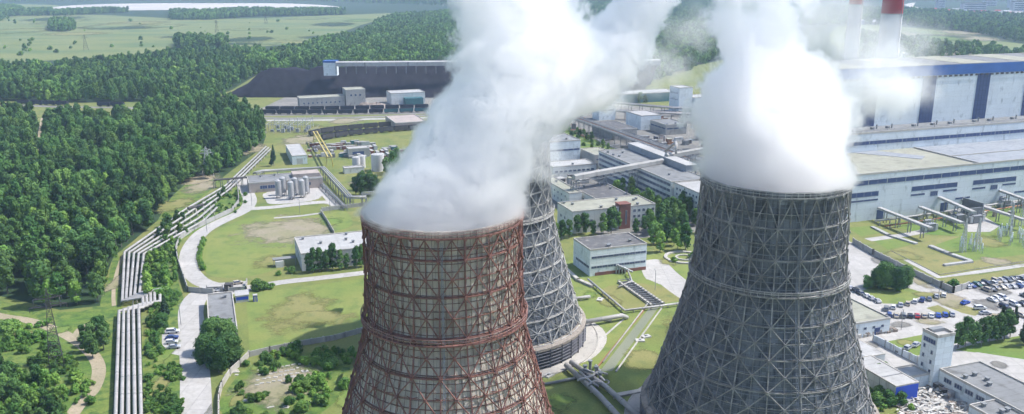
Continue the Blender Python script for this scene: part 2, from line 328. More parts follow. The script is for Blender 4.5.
# right: the yard, car parks and switchyard lawns
sheet('yard', M['yard'], pxs([(838,236),(880,256),(945,291),(966,288),(1060,262),(1060,460),(930,460),(905,414),(862,372),(838,340)]), .03)
for k, (mm, pts) in enumerate([
    ('lawn', [(862,291),(885,281),(928,294),(902,304),(880,303.5)]),
    ('lawn_dry', [(940,304),(952,302),(984,311),(975,316),(962,313)]),
    ('lawn_dry', [(926,308),(938,305),(956,314),(948,318)]),
    ('lawn', [(885,342),(926,334),(924,352),(913,359)]),
    ('lawn_bright', [(955,350),(975,344),(1030,334),(1030,365),(985,354)]),
    ('lawn_bright', [(847,228),(874,225.5),(888,232),(861,236.5)]),
    ('lawn_bright', [(872,240),(900,237),(913,244),(888,249.5)]),
    ('lawn_bright', [(884,224),(905,221),(925,230),(915,232)]),
    ('lawn_dry', [(889,251),(912,245),(935,239),(1030,226),(1030,262),(939,276)]),
    ('lawn_bright', [(905,222),(950,215),(1040,200),(1040,226),(965,237),(925,234)]),
    ('lawn_bright', [(935,245),(975,232),(1030,226),(1030,254),(970,261)]),
    ('lawn_dry', [(941,280),(975,276),(1040,265),(1040,270),(968,287),(953,289)])]):
    sheet('lawn', M[mm], pxs(pts), .034+.003*k)
ribbon('footpath', M['concrete_road'], pxs([(896,254),(939,277.5),(975,272.5),(1040,263)]), 3.4, .075, smooth=False)
ribbon('footpath', M['concrete_road'], pxs([(868,240),(905,235),(925,231)]), 5.0, .076, smooth=False)
sheet('apron', M['concrete_road'], pxs([(962,221),(985,217),(1000,226),(990,232),(968,232)]), .078)
sheet('roof_road', M['yard'], pxs([(975,352),(1040,362),(1040,395)]), .07)

rp = random.Random(61); zz_ = .08
for (px_,py_,wx_,wy_,k_) in ((330,222,14,6,'lawn_bright'),(270,262,22,8,'lawn_dry'),(320,318,46,9,'lawn_dry'),(610,300,16,9,'lawn_dry'),(590,295,12,6,'lawn_bright'),(680,330,20,20,'lawn_dry'),(560,402,20,12,'lawn_bright'),(640,360,24,14,'lawn_dry'),(900,256,25,6,'lawn_dry'),(990,243,20,7,'lawn_dry'),(1000,262,24,5,'bare'),(905,343,12,4,'lawn_dry'),(20,338,26,9,'lawn_dry'),(60,330,16,5,'lawn_bright'),(160,385,14,22,'lawn_dry'),(165,355,8,16,'lawn_bright'),(120,280,10,18,'bare'),(175,205,22,9,'lawn_dry'),(200,188,20,7,'bare'),(320,130,40,5,'lawn_dry'),(345,121,22,4,'bare'),(395,126,30,5,'lawn_dry'),(250,150,16,7,'bare'),(300,140,22,7,'bare'),(360,182,14,8,'bare'),(925,295,14,4,'lawn_dry'),(262,366,16,7,'lawn_bright'),(300,402,26,10,'lawn_bright'),(236,400,9,10,'lawn_dry'),(350,395,18,20,'lawn_bright'),(670,262,14,5,'lawn_dry')):
    soft_patch(px_,py_,wx_,wy_,k_,zz_); zz_ += .003
for i in range(22): soft_patch(rp.uniform(10,380), rp.uniform(18,52), rp.uniform(15,50), rp.uniform(1.2,3.5), rp.choice(['lawn_dry','rough_grass','wood_floor','meadow']), .25+i*.01)
for i in range(16): soft_patch(rp.uniform(862,1030), rp.uniform(30,55), rp.uniform(15,40), rp.uniform(1.5,4), rp.choice(['bare','rough_grass','wood_floor']), .25+i*.01)
for i,(x_,y_) in enumerate(((880,262),(920,280),(990,290),(950,300),(1000,320),(860,330),(900,325),(870,345),(930,322),(1000,365),(985,305))): soft_patch(x_,y_,rp.uniform(10,24),rp.uniform(3,9),rp.choice(['asphalt_grey','bare']),.11+i*.003)
#%%TOWERS
# ---------------------------------------------------------------- cooling towers
def cooling_tower(label, cx, cy_, prof, H, mats, collar_z, tiers, ribs=20, base_z=8.0, basin=True, phase=0.0, collar_n=2):
    shell_m, steel_m, rail_m = mats
    t = thing('cooling_tower', label, 'cooling tower', (cx, cy_, 0), 0, 'steel framed cooling towers')
    zs = [p[0] for p in prof]; rs = [p[1] for p in prof]
    rad = lambda z: float(np.interp(z, zs, rs))
    def P(a, z, off=0.0): r = rad(z) + off; return Vector((r*math.cos(a), r*math.sin(a), z))
    n = ribs*4; base = base_z
    # faceted shell of cladding panels, with thickness
    levels = sorted(set([base, H-.3] + [z for z in np.linspace(base, H-.3, 20)]))
    mb = MB(); mb.ring([(rad(z)-.45, z) for z in levels] + [(rad(z)-.7, z) for z in levels[::-1]], n, closed=True)
    mb.build('shell', shell_m, t)
    # sheeting rails and sheet seams on the shell
    mb = MB(); z = base
    k = 0
    while z < H-.5:
        for i in range(n):
            a0, a1 = 2*math.pi*i/n+phase, 2*math.pi*(i+1)/n+phase
            mb.bar(P(a0, z, -.36), P(a1, z, -.36), .13 if k % 4 else .2)
        z += 1.75; k += 1
    for i in range(n):
        a = 2*math.pi*i/n+phase
        zz = list(np.linspace(base, H-.3, 12))
        for z0, z1 in zip(zz, zz[1:]): mb.bar(P(a, z0, -.34), P(a, z1, -.34), .1)
    mb.build('sheeting_rails', M['girt_rust'] if steel_m is M['rust'] else M['girt_grey'], t)
    # outer space frame
    mb = MB(); da = 2*math.pi/ribs
    for ti, (z0, z1) in enumerate(zip(tiers, tiers[1:])):
        zm = (z0+z1)/2; top = ti == len(tiers)-2
        for i in range(ribs):
            a = i*da+phase; ah = a+da/2; a2 = a+da
            off = .4
            mb.bar(P(a,z0,off), P(a,zm,off), .3); mb.bar(P(a,zm,off), P(a,z1,off), .25)
            mb.bar(P(ah,z0,off-.2), P(ah,zm,off-.2), .13); mb.bar(P(ah,zm,off-.2), P(ah,z1,off-.2), .13)
            for q in range(2):
                b0, b1 = a+da*q/2, a+da*(q+1)/2
                mb.bar(P(b0,z0,off), P(b1,z0,off), .25); mb.bar(P(b0,zm,off), P(b1,zm,off), .15)
                mb.bar(P(b0,z0,-.3), P(b1,z0,-.3), .22)
            if top:
                mb.bar(P(a,z0,off+.15), P(ah,z1,off+.15), .26); mb.bar(P(a2,z0,off+.15), P(ah,z1,off+.15), .26)
            else:
                mb.bar(P(a,z0,off+.15), P(ah,zm,off+.15), .24); mb.bar(P(ah,zm,off+.15), P(a2,z1,off+.15), .24)
                mb.bar(P(a2,z0,off+.15), P(ah,zm,off+.15), .24); mb.bar(P(ah,zm,off+.15), P(a,z1,off+.15), .24)
            # radial struts and the inner layer of bracing
            mb.bar(P(a,z0,-.9), P(a,z0,off+.2), .2); mb.bar(P(ah,zm,-.9), P(ah,zm,off+.2), .18)
            mb.bar(P(a,z0,-.7), P(a,zm,off), .12); mb.bar(P(a,z1,-.7), P(a,zm,off), .12)
            mb.bar(P(ah,z0,-.7), P(ah,zm,off), .16); mb.bar(P(ah,z1,-.7), P(ah,zm,off), .1)
            mb.bar(P(a-da*.25,zm,-.7), P(a,zm,off), .14); mb.bar(P(a+da*.25,zm,-.7), P(a,zm,off), .14)
    for ti, z0 in enumerate(tiers):
        for i in range(ribs):
            for (aa, zz) in ((i*da+phase, z0), (i*da+da/2+phase, z0+(tiers[ti+1]-z0)/2 if ti < len(tiers)-2 else None)):
                if zz is None: continue
                c = P(aa, zz, .8); e = Vector((-math.sin(aa), math.cos(aa), 0))*.42; f_ = Vector((0,0,.42)); w = Vector((math.cos(aa), math.sin(aa), 0))*.09
                pts = [e*math.cos(q)+f_*math.sin(q) for q in [k*math.pi/3 for k in range(6)]]
                mb.add([c+p-w for p in pts]+[c+p+w for p in pts], [tuple(range(6)), tuple(range(11,5,-1))]+[(k,(k+1)%6,(k+1)%6+6,k+6) for k in range(6)])
    mb.build('space_frame', steel_m, t)
    # galleries with railings
    def gallery(z, w, pname):
        mb = MB(); r = rad(z)+.15
        mb.ring([(r, z), (r+w, z), (r+w, z+.35), (r, z+.35)], 80, closed=True)
        g = mb.build(pname, steel_m, t)
        rb = MB(); rr = r+w
        for hh in (.75, 1.35):
            for i in range(80):
                a0, a1 = 2*math.pi*i/80, 2*math.pi*(i+1)/80
                rb.bar((rr*math.cos(a0), rr*math.sin(a0), z+.35+hh), (rr*math.cos(a1), rr*math.sin(a1), z+.35+hh), .13)
        for i in range(80):
            a0 = 2*math.pi*i/80; rb.bar((rr*math.cos(a0), rr*math.sin(a0), z+.3), (rr*math.cos(a0), rr*math.sin(a0), z+1.75), .12)
        rb.build('railing', rail_m, g)
    for cz in collar_z: gallery(cz, 1.0, 'walkway')
    gallery(H-1.6, .6, 'rim_walkway')
    mb = MB(); mb.ring([(rad(H)-.85, H-1.2), (rad(H)-.3, H-1.2), (rad(H)-.3, H), (rad(H)-.85, H)], 80, closed=True)
    for i in range(40):
        a = 2*math.pi*i/40; mb.bar(P(a, H-1.3, -.2), P(a, H+.1, -.2), .22)
    mb.build('rim', shell_m, t)
    mb = MB()    # ladder cage
    la = -math.pi/2+.06
    zz = list(np.linspace(base, H-2, 14))
    for s in (-.008, .008):
        for z0, z1 in zip(zz, zz[1:]): mb.bar(P(la+s, z0, .9), P(la+s, z1, .9), .12)
    for z in np.arange(base, H-2, 1.2): mb.bar(P(la-.008, z, .9), P(la+.008, z, .9), .08)
    mb.build('ladder', M['girt_grey'], t)
    # louvred air inlet, eave ring and basin
    rb0 = rad(base)
    mb = MB(); mb.ring([(rb0-.4, base-1.0), (rb0+1.9, base-1.5), (rb0+1.9, base-.6), (rb0-.4, base+.3)], 80, closed=True); mb.build('eave_ring', M['eave_concrete'], t)
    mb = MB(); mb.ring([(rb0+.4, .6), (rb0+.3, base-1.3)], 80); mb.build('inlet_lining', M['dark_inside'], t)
    mb = MB()
    for k in range(5):
        z = 1.3+k*1.1; mb.ring([(rb0+.9, z+.35), (rb0+2.0, z), (rb0+2.0, z+.14), (rb0+.9, z+.5)], 80, closed=True)
    for i in range(40):
        a = 2*math.pi*i/40; c, s = math.cos(a), math.sin(a)
        mb.bar(((rb0+1.8)*c, (rb0+1.8)*s, .3), ((rb0+1.8)*c, (rb0+1.8)*s, base-1), .4)
    mb.build('louvre_band', M['slat'], t)
    mb = MB(); mb.ring([(rb0-1, .05), (rb0+6.5, .05), (rb0+6.5, .5), (rb0+6.1, .5), (rb0+6.1, .3), (rb0-1, .3)], 80, closed=True); mb.build('basin_apron', M['concrete'], t)
    return t
profR = [(8,30.9),(14,28.8),(26,25.4),(34,23.0),(41,21.2),(46,20.1),(52,19.5),(60,19.1),(73,18.6)]
profL = [(7,29.6),(13,27.6),(23,24.6),(33,21.8),(41,19.6),(46,18.3),(53,17.8),(60,17.5),(73.6,17.5)]
TL, TR_, TB = (-15.6,189.0), (69.8,225.0), (-6.6,288.6)
cooling_tower('rusty red framed cooling tower with beige panels, in front of a pale one', TL[0], TL[1], profL, 73.6, (M['panel_beige'], M['rust'], M['rust_pale']), [48.6], [7,16.1,24.6,33.1,41.6,50.1,59.2,67.4,72.0], base_z=7, phase=.02)
cooling_tower('dark grey steel framed cooling tower on the right, beside the car parks', TR_[0], TR_[1], profR, 73.2, (M['panel_grey'], M['steel_grey'], M['steel_pale']), [46.4], [8,15.5,23.2,31,39,47.4,55.8,64,71.4], base_z=8, phase=.1)
cooling_tower('pale grey cooling tower half hidden behind the rusty red one', TB[0], TB[1], profR, 73.2, (M['panel_grey'], M['steel_pale'], M['steel_pale']), [46.4], [8,15.5,23.2,31,39,47.4,55.8,64,71.4], base_z=8, phase=.05)
# ---------------------------------------------------------------- buildings
M['wall_blue'] = mat('wall_blue', panels=('wall',6,3.2,.03,.05), base=(.68,.73,.77), base2=(.59,.64,.69), scale=.08, rough=.75, dark=(.33,.37,.40), dscale=.35, stretch=(1,1,.4), dark_lo=.58)
M['wall_white'] = mat('wall_white', (.68,.69,.68), (.57,.59,.58), .1, .8, panels=('wall',3,3,.04,.08), dark=(.38,.39,.38), dscale=.4, stretch=(1,1,.4), dark_lo=.6)
M['wall_cyan'] = mat('wall_cyan', (.74,.79,.82), (.66,.72,.75), .1, .75, panels=('wall',3,1.9,.03,.08), dark=(.36,.43,.45), dscale=.4, stretch=(1,1,.4), dark_lo=.6)
M['wall_grey'] = mat('wall_grey', (.40,.39,.38), (.31,.31,.30), .12, .85, dark=(.22,.21,.20), dscale=.4, stretch=(1,1,.4))
M['wall_pink'] = mat('wall_pink', (.45,.38,.34), (.36,.31,.29), .12, .85, dark=(.25,.22,.2), dscale=.4)
M['brick'] = mat('brick', (.25,.11,.085), (.18,.08,.07), .3, .9)
M['roof_beige'] = mat('roof_beige', grain=.12, gscale=.4, panels=('flat',9,3,.05,.06), base=(.38,.375,.31), base2=(.31,.31,.25), scale=.05, rough=.95, detail=7, dark=(.22,.22,.19), dscale=.2, dark_lo=.56)
M['roof_grey'] = mat('roof_grey', grain=.12, gscale=.4, panels=('flat',9,3,.05,.06), base=(.26,.265,.27), base2=(.20,.205,.21), scale=.06, rough=.95, detail=7, dark=(.13,.13,.13), dscale=.25, dark_lo=.54)
M['roof_dark'] = mat('roof_dark', grain=.12, gscale=.4, panels=('flat',9,3,.05,.06), base=(.16,.16,.165), base2=(.11,.11,.115), scale=.08, rough=.95, detail=7, dark=(.25,.23,.21), dscale=.4)
M['roof_pale'] = mat('roof_pale', grain=.12, gscale=.4, panels=('flat',9,3,.05,.06), base=(.46,.455,.45), base2=(.38,.375,.37), scale=.06, rough=.9, detail=7, dark=(.34,.33,.32), dscale=.25, dark_lo=.58)
M['roof_blue'] = mat('roof_blue', grain=.12, gscale=.4, panels=('flat',9,3,.05,.06), base=(.33,.35,.38), base2=(.27,.29,.32), scale=.06, rough=.8, detail=7, dark=(.18,.2,.24), dscale=.3, dark_lo=.58)
M['blue_band'] = mat('blue_band', (.045,.14,.42), (.035,.11,.34), .15, .5)
M['navy'] = mat('navy', (.035,.06,.16), (.05,.08,.2), .3, .45)
M['glass'] = mat('glass', (.035,.055,.12), (.06,.09,.17), .4, .2, spec=.5)
M['frame'] = mat('frame', (.35,.38,.42), (.28,.31,.35), .5, .6)
M['blue_paint'] = mat('blue_paint', (.03,.09,.55), (.03,.08,.45), .3, .5)
M['pale_metal'] = mat('pale_metal', (.52,.53,.54), (.42,.43,.44), .3, .5, dark=(.3,.3,.3), dscale=1.0)
M['lagging'] = mat('lagging', (.44,.425,.415), (.32,.31,.30), .25, .5, dark=(.27,.25,.24), dscale=.7, dark_lo=.56)
M['dark_steel'] = mat('dark_steel', (.09,.085,.09), (.06,.055,.06), .5, .7)
M['grey_steel'] = mat('grey_steel', (.27,.28,.29), (.2,.21,.22), .5, .6)
M['silver'] = mat('silver', (.42,.42,.43), (.34,.34,.35), .3, .45, dark=(.26,.25,.25), dscale=.8, stretch=(1,1,.3))
M['yellow_paint'] = mat('yellow_paint', (.55,.45,.16), (.45,.36,.12), .4, .6)
M['orange_paint'] = mat('orange_paint', (.34,.17,.09), (.26,.13,.075), .4, .8)
M['coal'] = mat('coal', (.016,.014,.026), (.011,.010,.017), .02, .9, detail=9, dark=(.036,.033,.048), dscale=.06, bump=.8)
M['black_wagon'] = mat('black_wagon', (.035,.045,.07), (.025,.03,.045), .1, .7)
M['teal_wagon'] = mat('teal_wagon', (.05,.16,.18), (.04,.12,.14), .1, .7)
M['stack_red'] = mat('stack_red', (.42,.06,.065), (.34,.05,.055), .05, .8, dark=(.25,.06,.06), dscale=.12, stretch=(1,1,.3))
M['stack_white'] = mat('stack_white', (.66,.65,.66), (.55,.54,.56), .05, .8, dark=(.42,.4,.42), dscale=.12, stretch=(1,1,.2))
M['brown_heap'] = mat('brown_heap', (.42,.36,.31), (.25,.2,.17), .5, 1, dark=(.10,.08,.07), dscale=1.2, dark_lo=.45)
M['slab'] = mat('slab', (.58,.56,.53), (.45,.44,.42), .4, .9)
_wc = {}
def window(t, face, a, z, w, h, D=0.0, L=0.0, glass='glass', divs=0, name='window', label=None):
    key = (round(w,2), round(h,2), glass, divs)
    if key not in _wc:
        mb = MB(); f = min(.18, h*.12)
        mb.box(-w/2+f, -.04, -h/2+f, w/2-f, .05, h/2-f, 0)
        mb.box(-w/2, -.1, -h/2, w/2, .04, -h/2+f, 1); mb.box(-w/2, -.1, h/2-f, w/2, .04, h/2, 1)
        mb.box(-w/2, -.1, -h/2+f, -w/2+f, .04, h/2-f, 1); mb.box(w/2-f, -.1, -h/2+f, w/2, .04, h/2-f, 1)
        for k in range(divs):
            x = -w/2+w*(k+1)/(divs+1); mb.box(x-.07, -.08, -h/2+f, x+.07, -.045, h/2-f, 1)
        o = mb.build(name, [M[glass], M['frame']]); _wc[key] = o.data
        bpy.data.objects.remove(o)
    o = bpy.data.objects.new(name, _wc[key]); COL.objects.link(o); o.parent = t
    if face == 'F': o.location = (a, 0, z)
    elif face == 'L': o.location = (0, a, z); o.rotation_euler = (0,0,-math.pi/2)
    elif face == 'R': o.location = (L, a, z); o.rotation_euler = (0,0,math.pi/2)
    if label: o['label'] = label
    return o
def win_row(t, face, a0, a1, z, w, h, n, **k):
    for i in range(n): window(t, face, a0+(a1-a0)*(i+.5)/n, z, w, h, **k)
def bld(name, label, cat, u0, v0, u1, v1, h, wall='wall_white', roof='roof_grey', group=None, par=.6, rot=None, base=0.0, world_xy=None, vents=0, flat_only=False):
    loc = W(u0, v0, 0) if world_xy is None else Vector((*world_xy, 0))
    t = thing(name, label, cat, loc, GROT if rot is None else rot, group)
    L, D = u1-u0, v1-v0
    MB().box(0,0,base,L,D,h).build('wall', M[wall], t)
    rf = MB(); rf.box(.3,.3,h-.05,L-.3,D-.3,h+.12, 0)
    for (a,b,c,d) in ((-.08,-.08,L+.08,.3),(-.08,D-.3,L+.08,D+.08),(-.08,.3,.3,D-.3),(L-.3,.3,L+.08,D-.3)): rf.box(a,b,h-.12,c,d,h+par, 1)
    r = rf.build('roof', [M[roof], M['concrete']], t)
    rr = random.Random(int(L*13+D*7))
    for k in range(vents):
        x, y = rr.uniform(1.5, L-1.5), rr.uniform(1.5, D-1.5)
        q = MB(); q.box(x-.5,y-.5,h+.1,x+.5,y+.5,h+1.0); q.box(x-.7,y-.7,h+1.05,x+.7,y+.7,h+1.25); q.build('roof_vent', M['grey_steel'], r)
    return t
def door(t, face, a, w, h, m='navy', z=0.0):
    o = MB().box(-w/2,-.09,0,w/2,.03,h).box(-w/2-.2,-.14,h,w/2+.2,.02,h+.2).build('door', M[m], t)
    o.location = (a,0,z) if face == 'F' else (0,a,z)
    if face == 'L': o.rotation_euler = (0,0,-math.pi/2)
    return o
# --- the power house: turbine hall, deaerator bay and boiler house step up behind one another
t = thing('power_house', 'huge pale blue power house with a bright blue band under its roof', 'power station', W(292,350), GROT)
U0 = 292; UL = 300
MB().box(0,0,0,UL,48,25).build('wall', M['wall_blue'], t)
rf = MB(); rf.box(.4,.4,24.9,104,47.9,25.15,0); rf.box(104,.4,24.9,UL-.4,47.9,25.25,1)
rf.box(-.1,-.1,24.7,UL,.4,25.7,2); rf.box(104,.5,25.15,104.5,47,25.9,2); rf.box(104.6,20,25.2,UL-.4,20.4,25.8,2)
rf.prism([(60,47.9),(84,20),(92,26),(76,47.9)],25.15,25.35,1)
rf.build('hall_roof', [M['roof_beige'], M['roof_blue'], M['concrete']], t)
MB().box(20,48,0,UL,66,35.8).build('deaerator_bay', M['wall_blue'], t)
rf = MB(); rf.box(20.3,48.3,35.7,UL,65.9,36.0,0); rf.box(19.9,47.9,35.5,UL,48.3,36.6,1); rf.build('bay_roof', [M['roof_grey'], M['concrete']], t)
MB().box(40,66,0,UL,112,65).build('boiler_house', M['wall_blue'], t)
MB().box(39.7,65.7,65,UL,112.3,71).build('blue_band', M['blue_band'], t)
rf = MB(); rf.box(40.3,66.2,71,UL,112,71.25,0)
for k in range(5): rf.box(60+k*48,66.6,71.25,84+k*48,111.6,71.4,1)
rf.build('boiler_house_roof', [M['roof_grey'], M['roof_beige']], t)
# vertical dark glazing bays
for a, b in ((78.8,90),(124.2,134.5),(167.5,178),(208.5,219),(250,261)):
    mb = MB(); mb.box(a,65.75,36.1,b,65.95,64.8,0)
    for z in np.arange(39,64,3.0): mb.box(a,65.68,z-.08,b,65.74,z+.08,1)
    for x in np.linspace(a,b,5)[1:-1]: mb.box(x-.08,65.66,36.1,x+.08,65.72,64.8,1)
    mb.build('window', [M['navy'], M['glass']], t)
mb = MB()
for x in np.arange(60,300,4.2): mb.box(x,65.4,63.8,x+2.2,65.64,64.9)
pieces(mb,'bracket', M['dark_steel'], t)
mb = MB()
for x in np.arange(40,UL,5.0):
    mb.bar((x,48.8,36.0),(x,48.8,37.5),.12)
mb.bar((20,48.8,37.5),(UL,48.8,37.5),.12); mb.bar((20,48.8,36.9),(UL,48.8,36.9),.1); mb.build('railing', M['grey_steel'], t)
for x in range(48, 290, 16):
    q = rnd.uniform(-4,4)
    MB().box(x+q,57,36,x+q+1.6,59,37.2).build('roof_vent', M['grey_steel'], t); MB().cyl(x+q+4,58,36,38.6,.4,10).build('roof_stack', M['grey_steel'], t)
# deaerator window strip, in lengths
x = 24
while x < 290: o = window(t,'F',x+5.9,30.2,11.8,2.3,divs=3,glass='navy'); o.location.y = 47.9; x += 12
x = 6
while x < 150: o = window(t,'F',x+6.0,20.6,12.0,2.7,divs=1,glass='navy'); x += 12.15
for a in (18.5+9.6, 75-0.0, 117.5, 160, 202):
    w = 19 if a < 40 else 31.5
    window(t,'F',a,14.3 if a < 40 else 14.7,w,2.8,divs=3,glass='navy')
    if a < 40: window(t,'F',a,11.0,w,1.1,divs=3,glass='navy')
    else:
        window(t,'F',a-11,11.3,9.5,1.2,divs=1,glass='navy'); window(t,'F',a+11,11.8,9.8,1.2,divs=1,glass='navy')
        window(t,'F',a,11.0,5.2,2.8,divs=3,glass='navy')
for a in (95.8, 138.5, 180): window(t,'F',a,6.7,10.4,1.2,divs=3,glass='navy')
for a in (40, 83, 125, 168): door(t,'F',a,4.4,5)
# --- tall striped chimneys behind
def chimney(u, v, h, r0, r1, label):
    c = thing('chimney', label, 'chimney', W(u, v), 0, 'striped power station chimneys')
    n = 10; zz = [0, 97, 116, 134, 152, 170, 188, 206] if h > 190 else [0, 102.5, 118, 134, 150, 166, 182]
    for i, (a, b) in enumerate(zip(zz, zz[1:])):
        ra, rb = np.interp(a,[0,h],[r0,r1]), np.interp(b,[0,h],[r0,r1])
        MB().ring([(ra,a),(rb,b)],40).build('shaft', M['stack_white' if i % 2 == 0 else 'stack_red'], c, smooth=True)
        MB().ring([(rb+.05,b-.5),(rb+.7,b-.5),(rb+.7,b-.2),(rb+.05,b-.2)],40,closed=True).build('gallery', M['grey_steel'], c)
    MB().ring([(r1,h-.5),(r1-.6,h),(r1-1.2,h-4)],40).build('lip', M['dark_steel'], c)
    q = MB(); q.bar((r0*.98*math.cos(-1.0)+.3, r0*.98*math.sin(-1.0)-.3,0),(r1*1.03*math.cos(-1.0)+.3, r1*1.03*math.sin(-1.0)-.3,h-2),.4); q.build('ladder', M['grey_steel'], c)
chimney(483.3, 520, 206, 8.6, 6.0, 'thick chimney with a white shaft and red bands, nearest the blue banded hall')
chimney(484.6, 560, 182, 6.2, 4.2, 'slimmer red and white banded chimney just left of the thick one')
# --- buildings between and behind the towers
t = bld('office_block', 'white three storey block with long dark window bands and a red plinth', 'building', 150.3,319.5,177.3,337,11.6,'wall_cyan','roof_dark', vents=3)
for z in (3.9, 8.3): win_row(t,'F',.6,26.6,z,2.55,1.15,10,divs=1)
win_row(t,'L',.8,14.5,3.9,2.6,1.2,5,divs=1)
MB().box(2.5,-.12,.05,26.9,.05,1.5).build('plinth', M['brick'], t)
t = bld('flat_roofed_block', 'long cream roofed block with a red brown stair tower among the birches', 'building', 168.8,380.3,215,399.5,11,'wall_white','roof_beige', vents=7)
win_row(t,'F',13,30,2.8,1.5,1.5,6,divs=1); win_row(t,'F',33,46,2.8,1.5,1.5,5,divs=1); win_row(t,'F',33,46,5.8,1.5,1.5,5,divs=1); win_row(t,'F',33,46,8.8,1.5,1.5,5,divs=1); win_row(t,'F',1.5,12,5.8,1.5,1.5,3,divs=1)
win_row(t,'L',2,17,5.8,1.5,1.5,3)
q = MB(); q.box(25.6,-.9,0,31.6,4.5,12.6); q.box(25.4,-1.1,12.6,31.8,4.7,13); q.build('stair_tower', M['brick'], t)
window(t,'F',30,5.8,.9,7.4,divs=0).location = (29.2,-.92,6)
t = bld('long_laboratory_block', 'four storey white block with long window bands running away from view', 'building', 239.5,407,262,500,14.6,'wall_white','roof_grey', vents=8)
for z in (2.8,6.2,9.6,12.8): win_row(t,'L',1.0,92,z,3.75,1.75,23,divs=2)
q = MB(); q.box(21,20,14.6,28,93,18.2,0); q.box(20.7,19.7,18.2,28.3,93.3,18.6,1); q.build('roof_gallery', [M['roof_blue'], M['roof_pale']], t)
t = bld('end_block', 'white end block with square windows beside the dark grey tower', 'building', 241,377,262,406.5,14.2,'wall_white','roof_pale', vents=3)
for z in (2.8,5.8,8.8,11.8): win_row(t,'L',1.5,28,z,1.5,1.4,8)
for z in (2.8,5.8,8.8,11.8): win_row(t,'F',1.5,19,z,1.5,1.4,5)
t = bld('pump_house', 'grey roofed low block ahead of the cream roofed block', 'building', 195,404,216.5,442,8.2,'wall_white','roof_dark', vents=3)
win_row(t,'L',2,36,4.5,1.8,1.5,8)
t = bld('service_building', 'pale service building with small windows beside the pipe bridge trestle', 'building', 186,424,193.5,476,8.6,'wall_white','roof_beige', vents=2)
win_row(t,'L',3,49,2.6,1.3,1.2,9); win_row(t,'L',3,49,6,1.3,1.2,9)
t = bld('filter_house', 'pale blue windowless hall with one dark strip window behind the hidden tower', 'building', 218,532,241,560,15.8,'wall_cyan','roof_grey', vents=3)
win_row(t,'F',.6,22.4,10,4.2,1.3,5,glass='navy')
t = bld('annex', 'low grey annex with horizontal bands beside the pale blue hall', 'building', 242.5,512,257,536,9,'wall_grey','roof_beige', vents=1)
win_row(t,'F',1,14,6.4,3,1,4); win_row(t,'F',1,14,3,3,1,4)
t = bld('annex', 'low white roofed annex in front of the pale blue hall', 'building', 206,496,236,512,7,'wall_white','roof_pale', vents=1)
win_row(t,'F',1,29,4,2.2,1.2,9)
bld('steaming_building', 'small blue block with a dark top half lost in the steam', 'building', 330,690,346,704,11,'wall_cyan','roof_grey')
win_row(bpy.data.objects['steaming_building'],'F',1,15,9,6,2,2)
t = bld('white_cube_building', 'plain white box shaped building with pale roof behind the pipe rack', 'building', 341.5,634,360,661,11.6,'wall_cyan','roof_pale')
t = bld('workshop', 'two step workshop with a dark window band beside the white box', 'building', 349,606,368,632,8,'wall_grey','roof_grey', vents=2)
win_row(t,'F',.6,18.4,5.2,5.6,1.4,3); win_row(t,'L',1,25,5.2,5.6,1.4,4)
t = bld('tall_white_building', 'tall white panelled building at the wood edge', 'building', 418,704,432,722,23,'wall_cyan','roof_pale')
win_row(t,'L',2,16,18,1.2,1.4,5); win_row(t,'L',2,16,12,1.2,1.4,5)
t = bld('long_hall', 'long pale hall joined to the tall white building', 'building', 433,702,500,722,13.5,'wall_blue','roof_pale'); win_row(t,'F',2,20,2.6,8,2.6,2,glass='navy')
t = bld('dark_hall', 'dark green fronted shed with a pale roof edge near the woods', 'building', 392,776,458,800,9,'teal_wagon','roof_pale')
t = bld('workshop', 'long low grey shed behind the towers, half in steam', 'building', 300,600,320,640,8,'wall_grey','roof_dark'); win_row(t,'F',1,19,4,3,1.5,4)
bld('depot', 'flat dark roofed depot past the pipe rack', 'building', 372,560,420,592,8,'wall_grey','roof_beige', vents=4)
bld('depot', 'small flat roofed depot beside the long laboratory block', 'building', 320,455,352,500,9,'wall_grey','roof_grey', vents=4)
# --- left part: tank farm and gate
t = bld('gatehouse', 'low grey flat roofed gatehouse beside the white road under a big tree', 'building', -4,300,5.5,340,4,'wall_grey','roof_grey', vents=2)
win_row(t,'L',3,37,2.2,1.4,1.1,7); door(t,'L',20,1.4,2.3)
t = thing('blue_cabin', 'small white cabin with a blue sign panel at the gatehouse', 'cabin', at(236,303), GROT)
MB().box(0,0,0,5,6,2.8).build('wall', M['wall_white'], t); MB().box(-.2,-.2,2.8,5.2,6.2,3.0).build('roof', M['roof_pale'], t); MB().box(.2,-.1,1.0,4.8,-.02,2.3).build('panel', M['blue_paint'], t)
t = thing('portable_toilet', 'bright blue portable cabin on the lawn', 'cabin', at(253.5,302), GROT)
MB().box(0,0,0,1.6,1.6,2.5).build('wall', M['blue_paint'], t); MB().box(-.1,-.1,2.5,1.7,1.7,2.75).build('roof', M['roof_pale'], t); MB().box(.3,-.06,.1,1.3,-.01,2.2).build('door', M['roof_blue'], t)
t = bld('store_building', 'white walled flat roofed building behind a row of poplars', 'building', 35.5,368,68,394,7.6,'wall_white','roof_pale', vents=5)
win_row(t,'F',10,31,4.6,1.8,1.5,6,divs=1); win_row(t,'L',2,24,4.6,1.8,1.5,4,divs=1); win_row(t,'F',10,31,1.9,1.8,1.3,6)
t = thing('kiosk', 'tiny white kiosk under a flat canopy beside the store building', 'kiosk', at(276,268), GROT)
MB().box(0,0,0,3.4,3,2.8).build('wall', M['wall_white'], t); MB().box(-1,1,3.2,9,4.4,3.5).build('canopy', M['roof_grey'], t)
q = MB()
for x in (-.7,3.8,8.7): q.bar((x,1.3,0),(x,1.3,3.2),.2)
pieces(q,'post', M['grey_steel'], t)
t = bld('pump_station', 'long low pinkish pump station with a dark window behind the silos', 'building', 23,521,66,541,5.6,'wall_pink','roof_grey', vents=4)
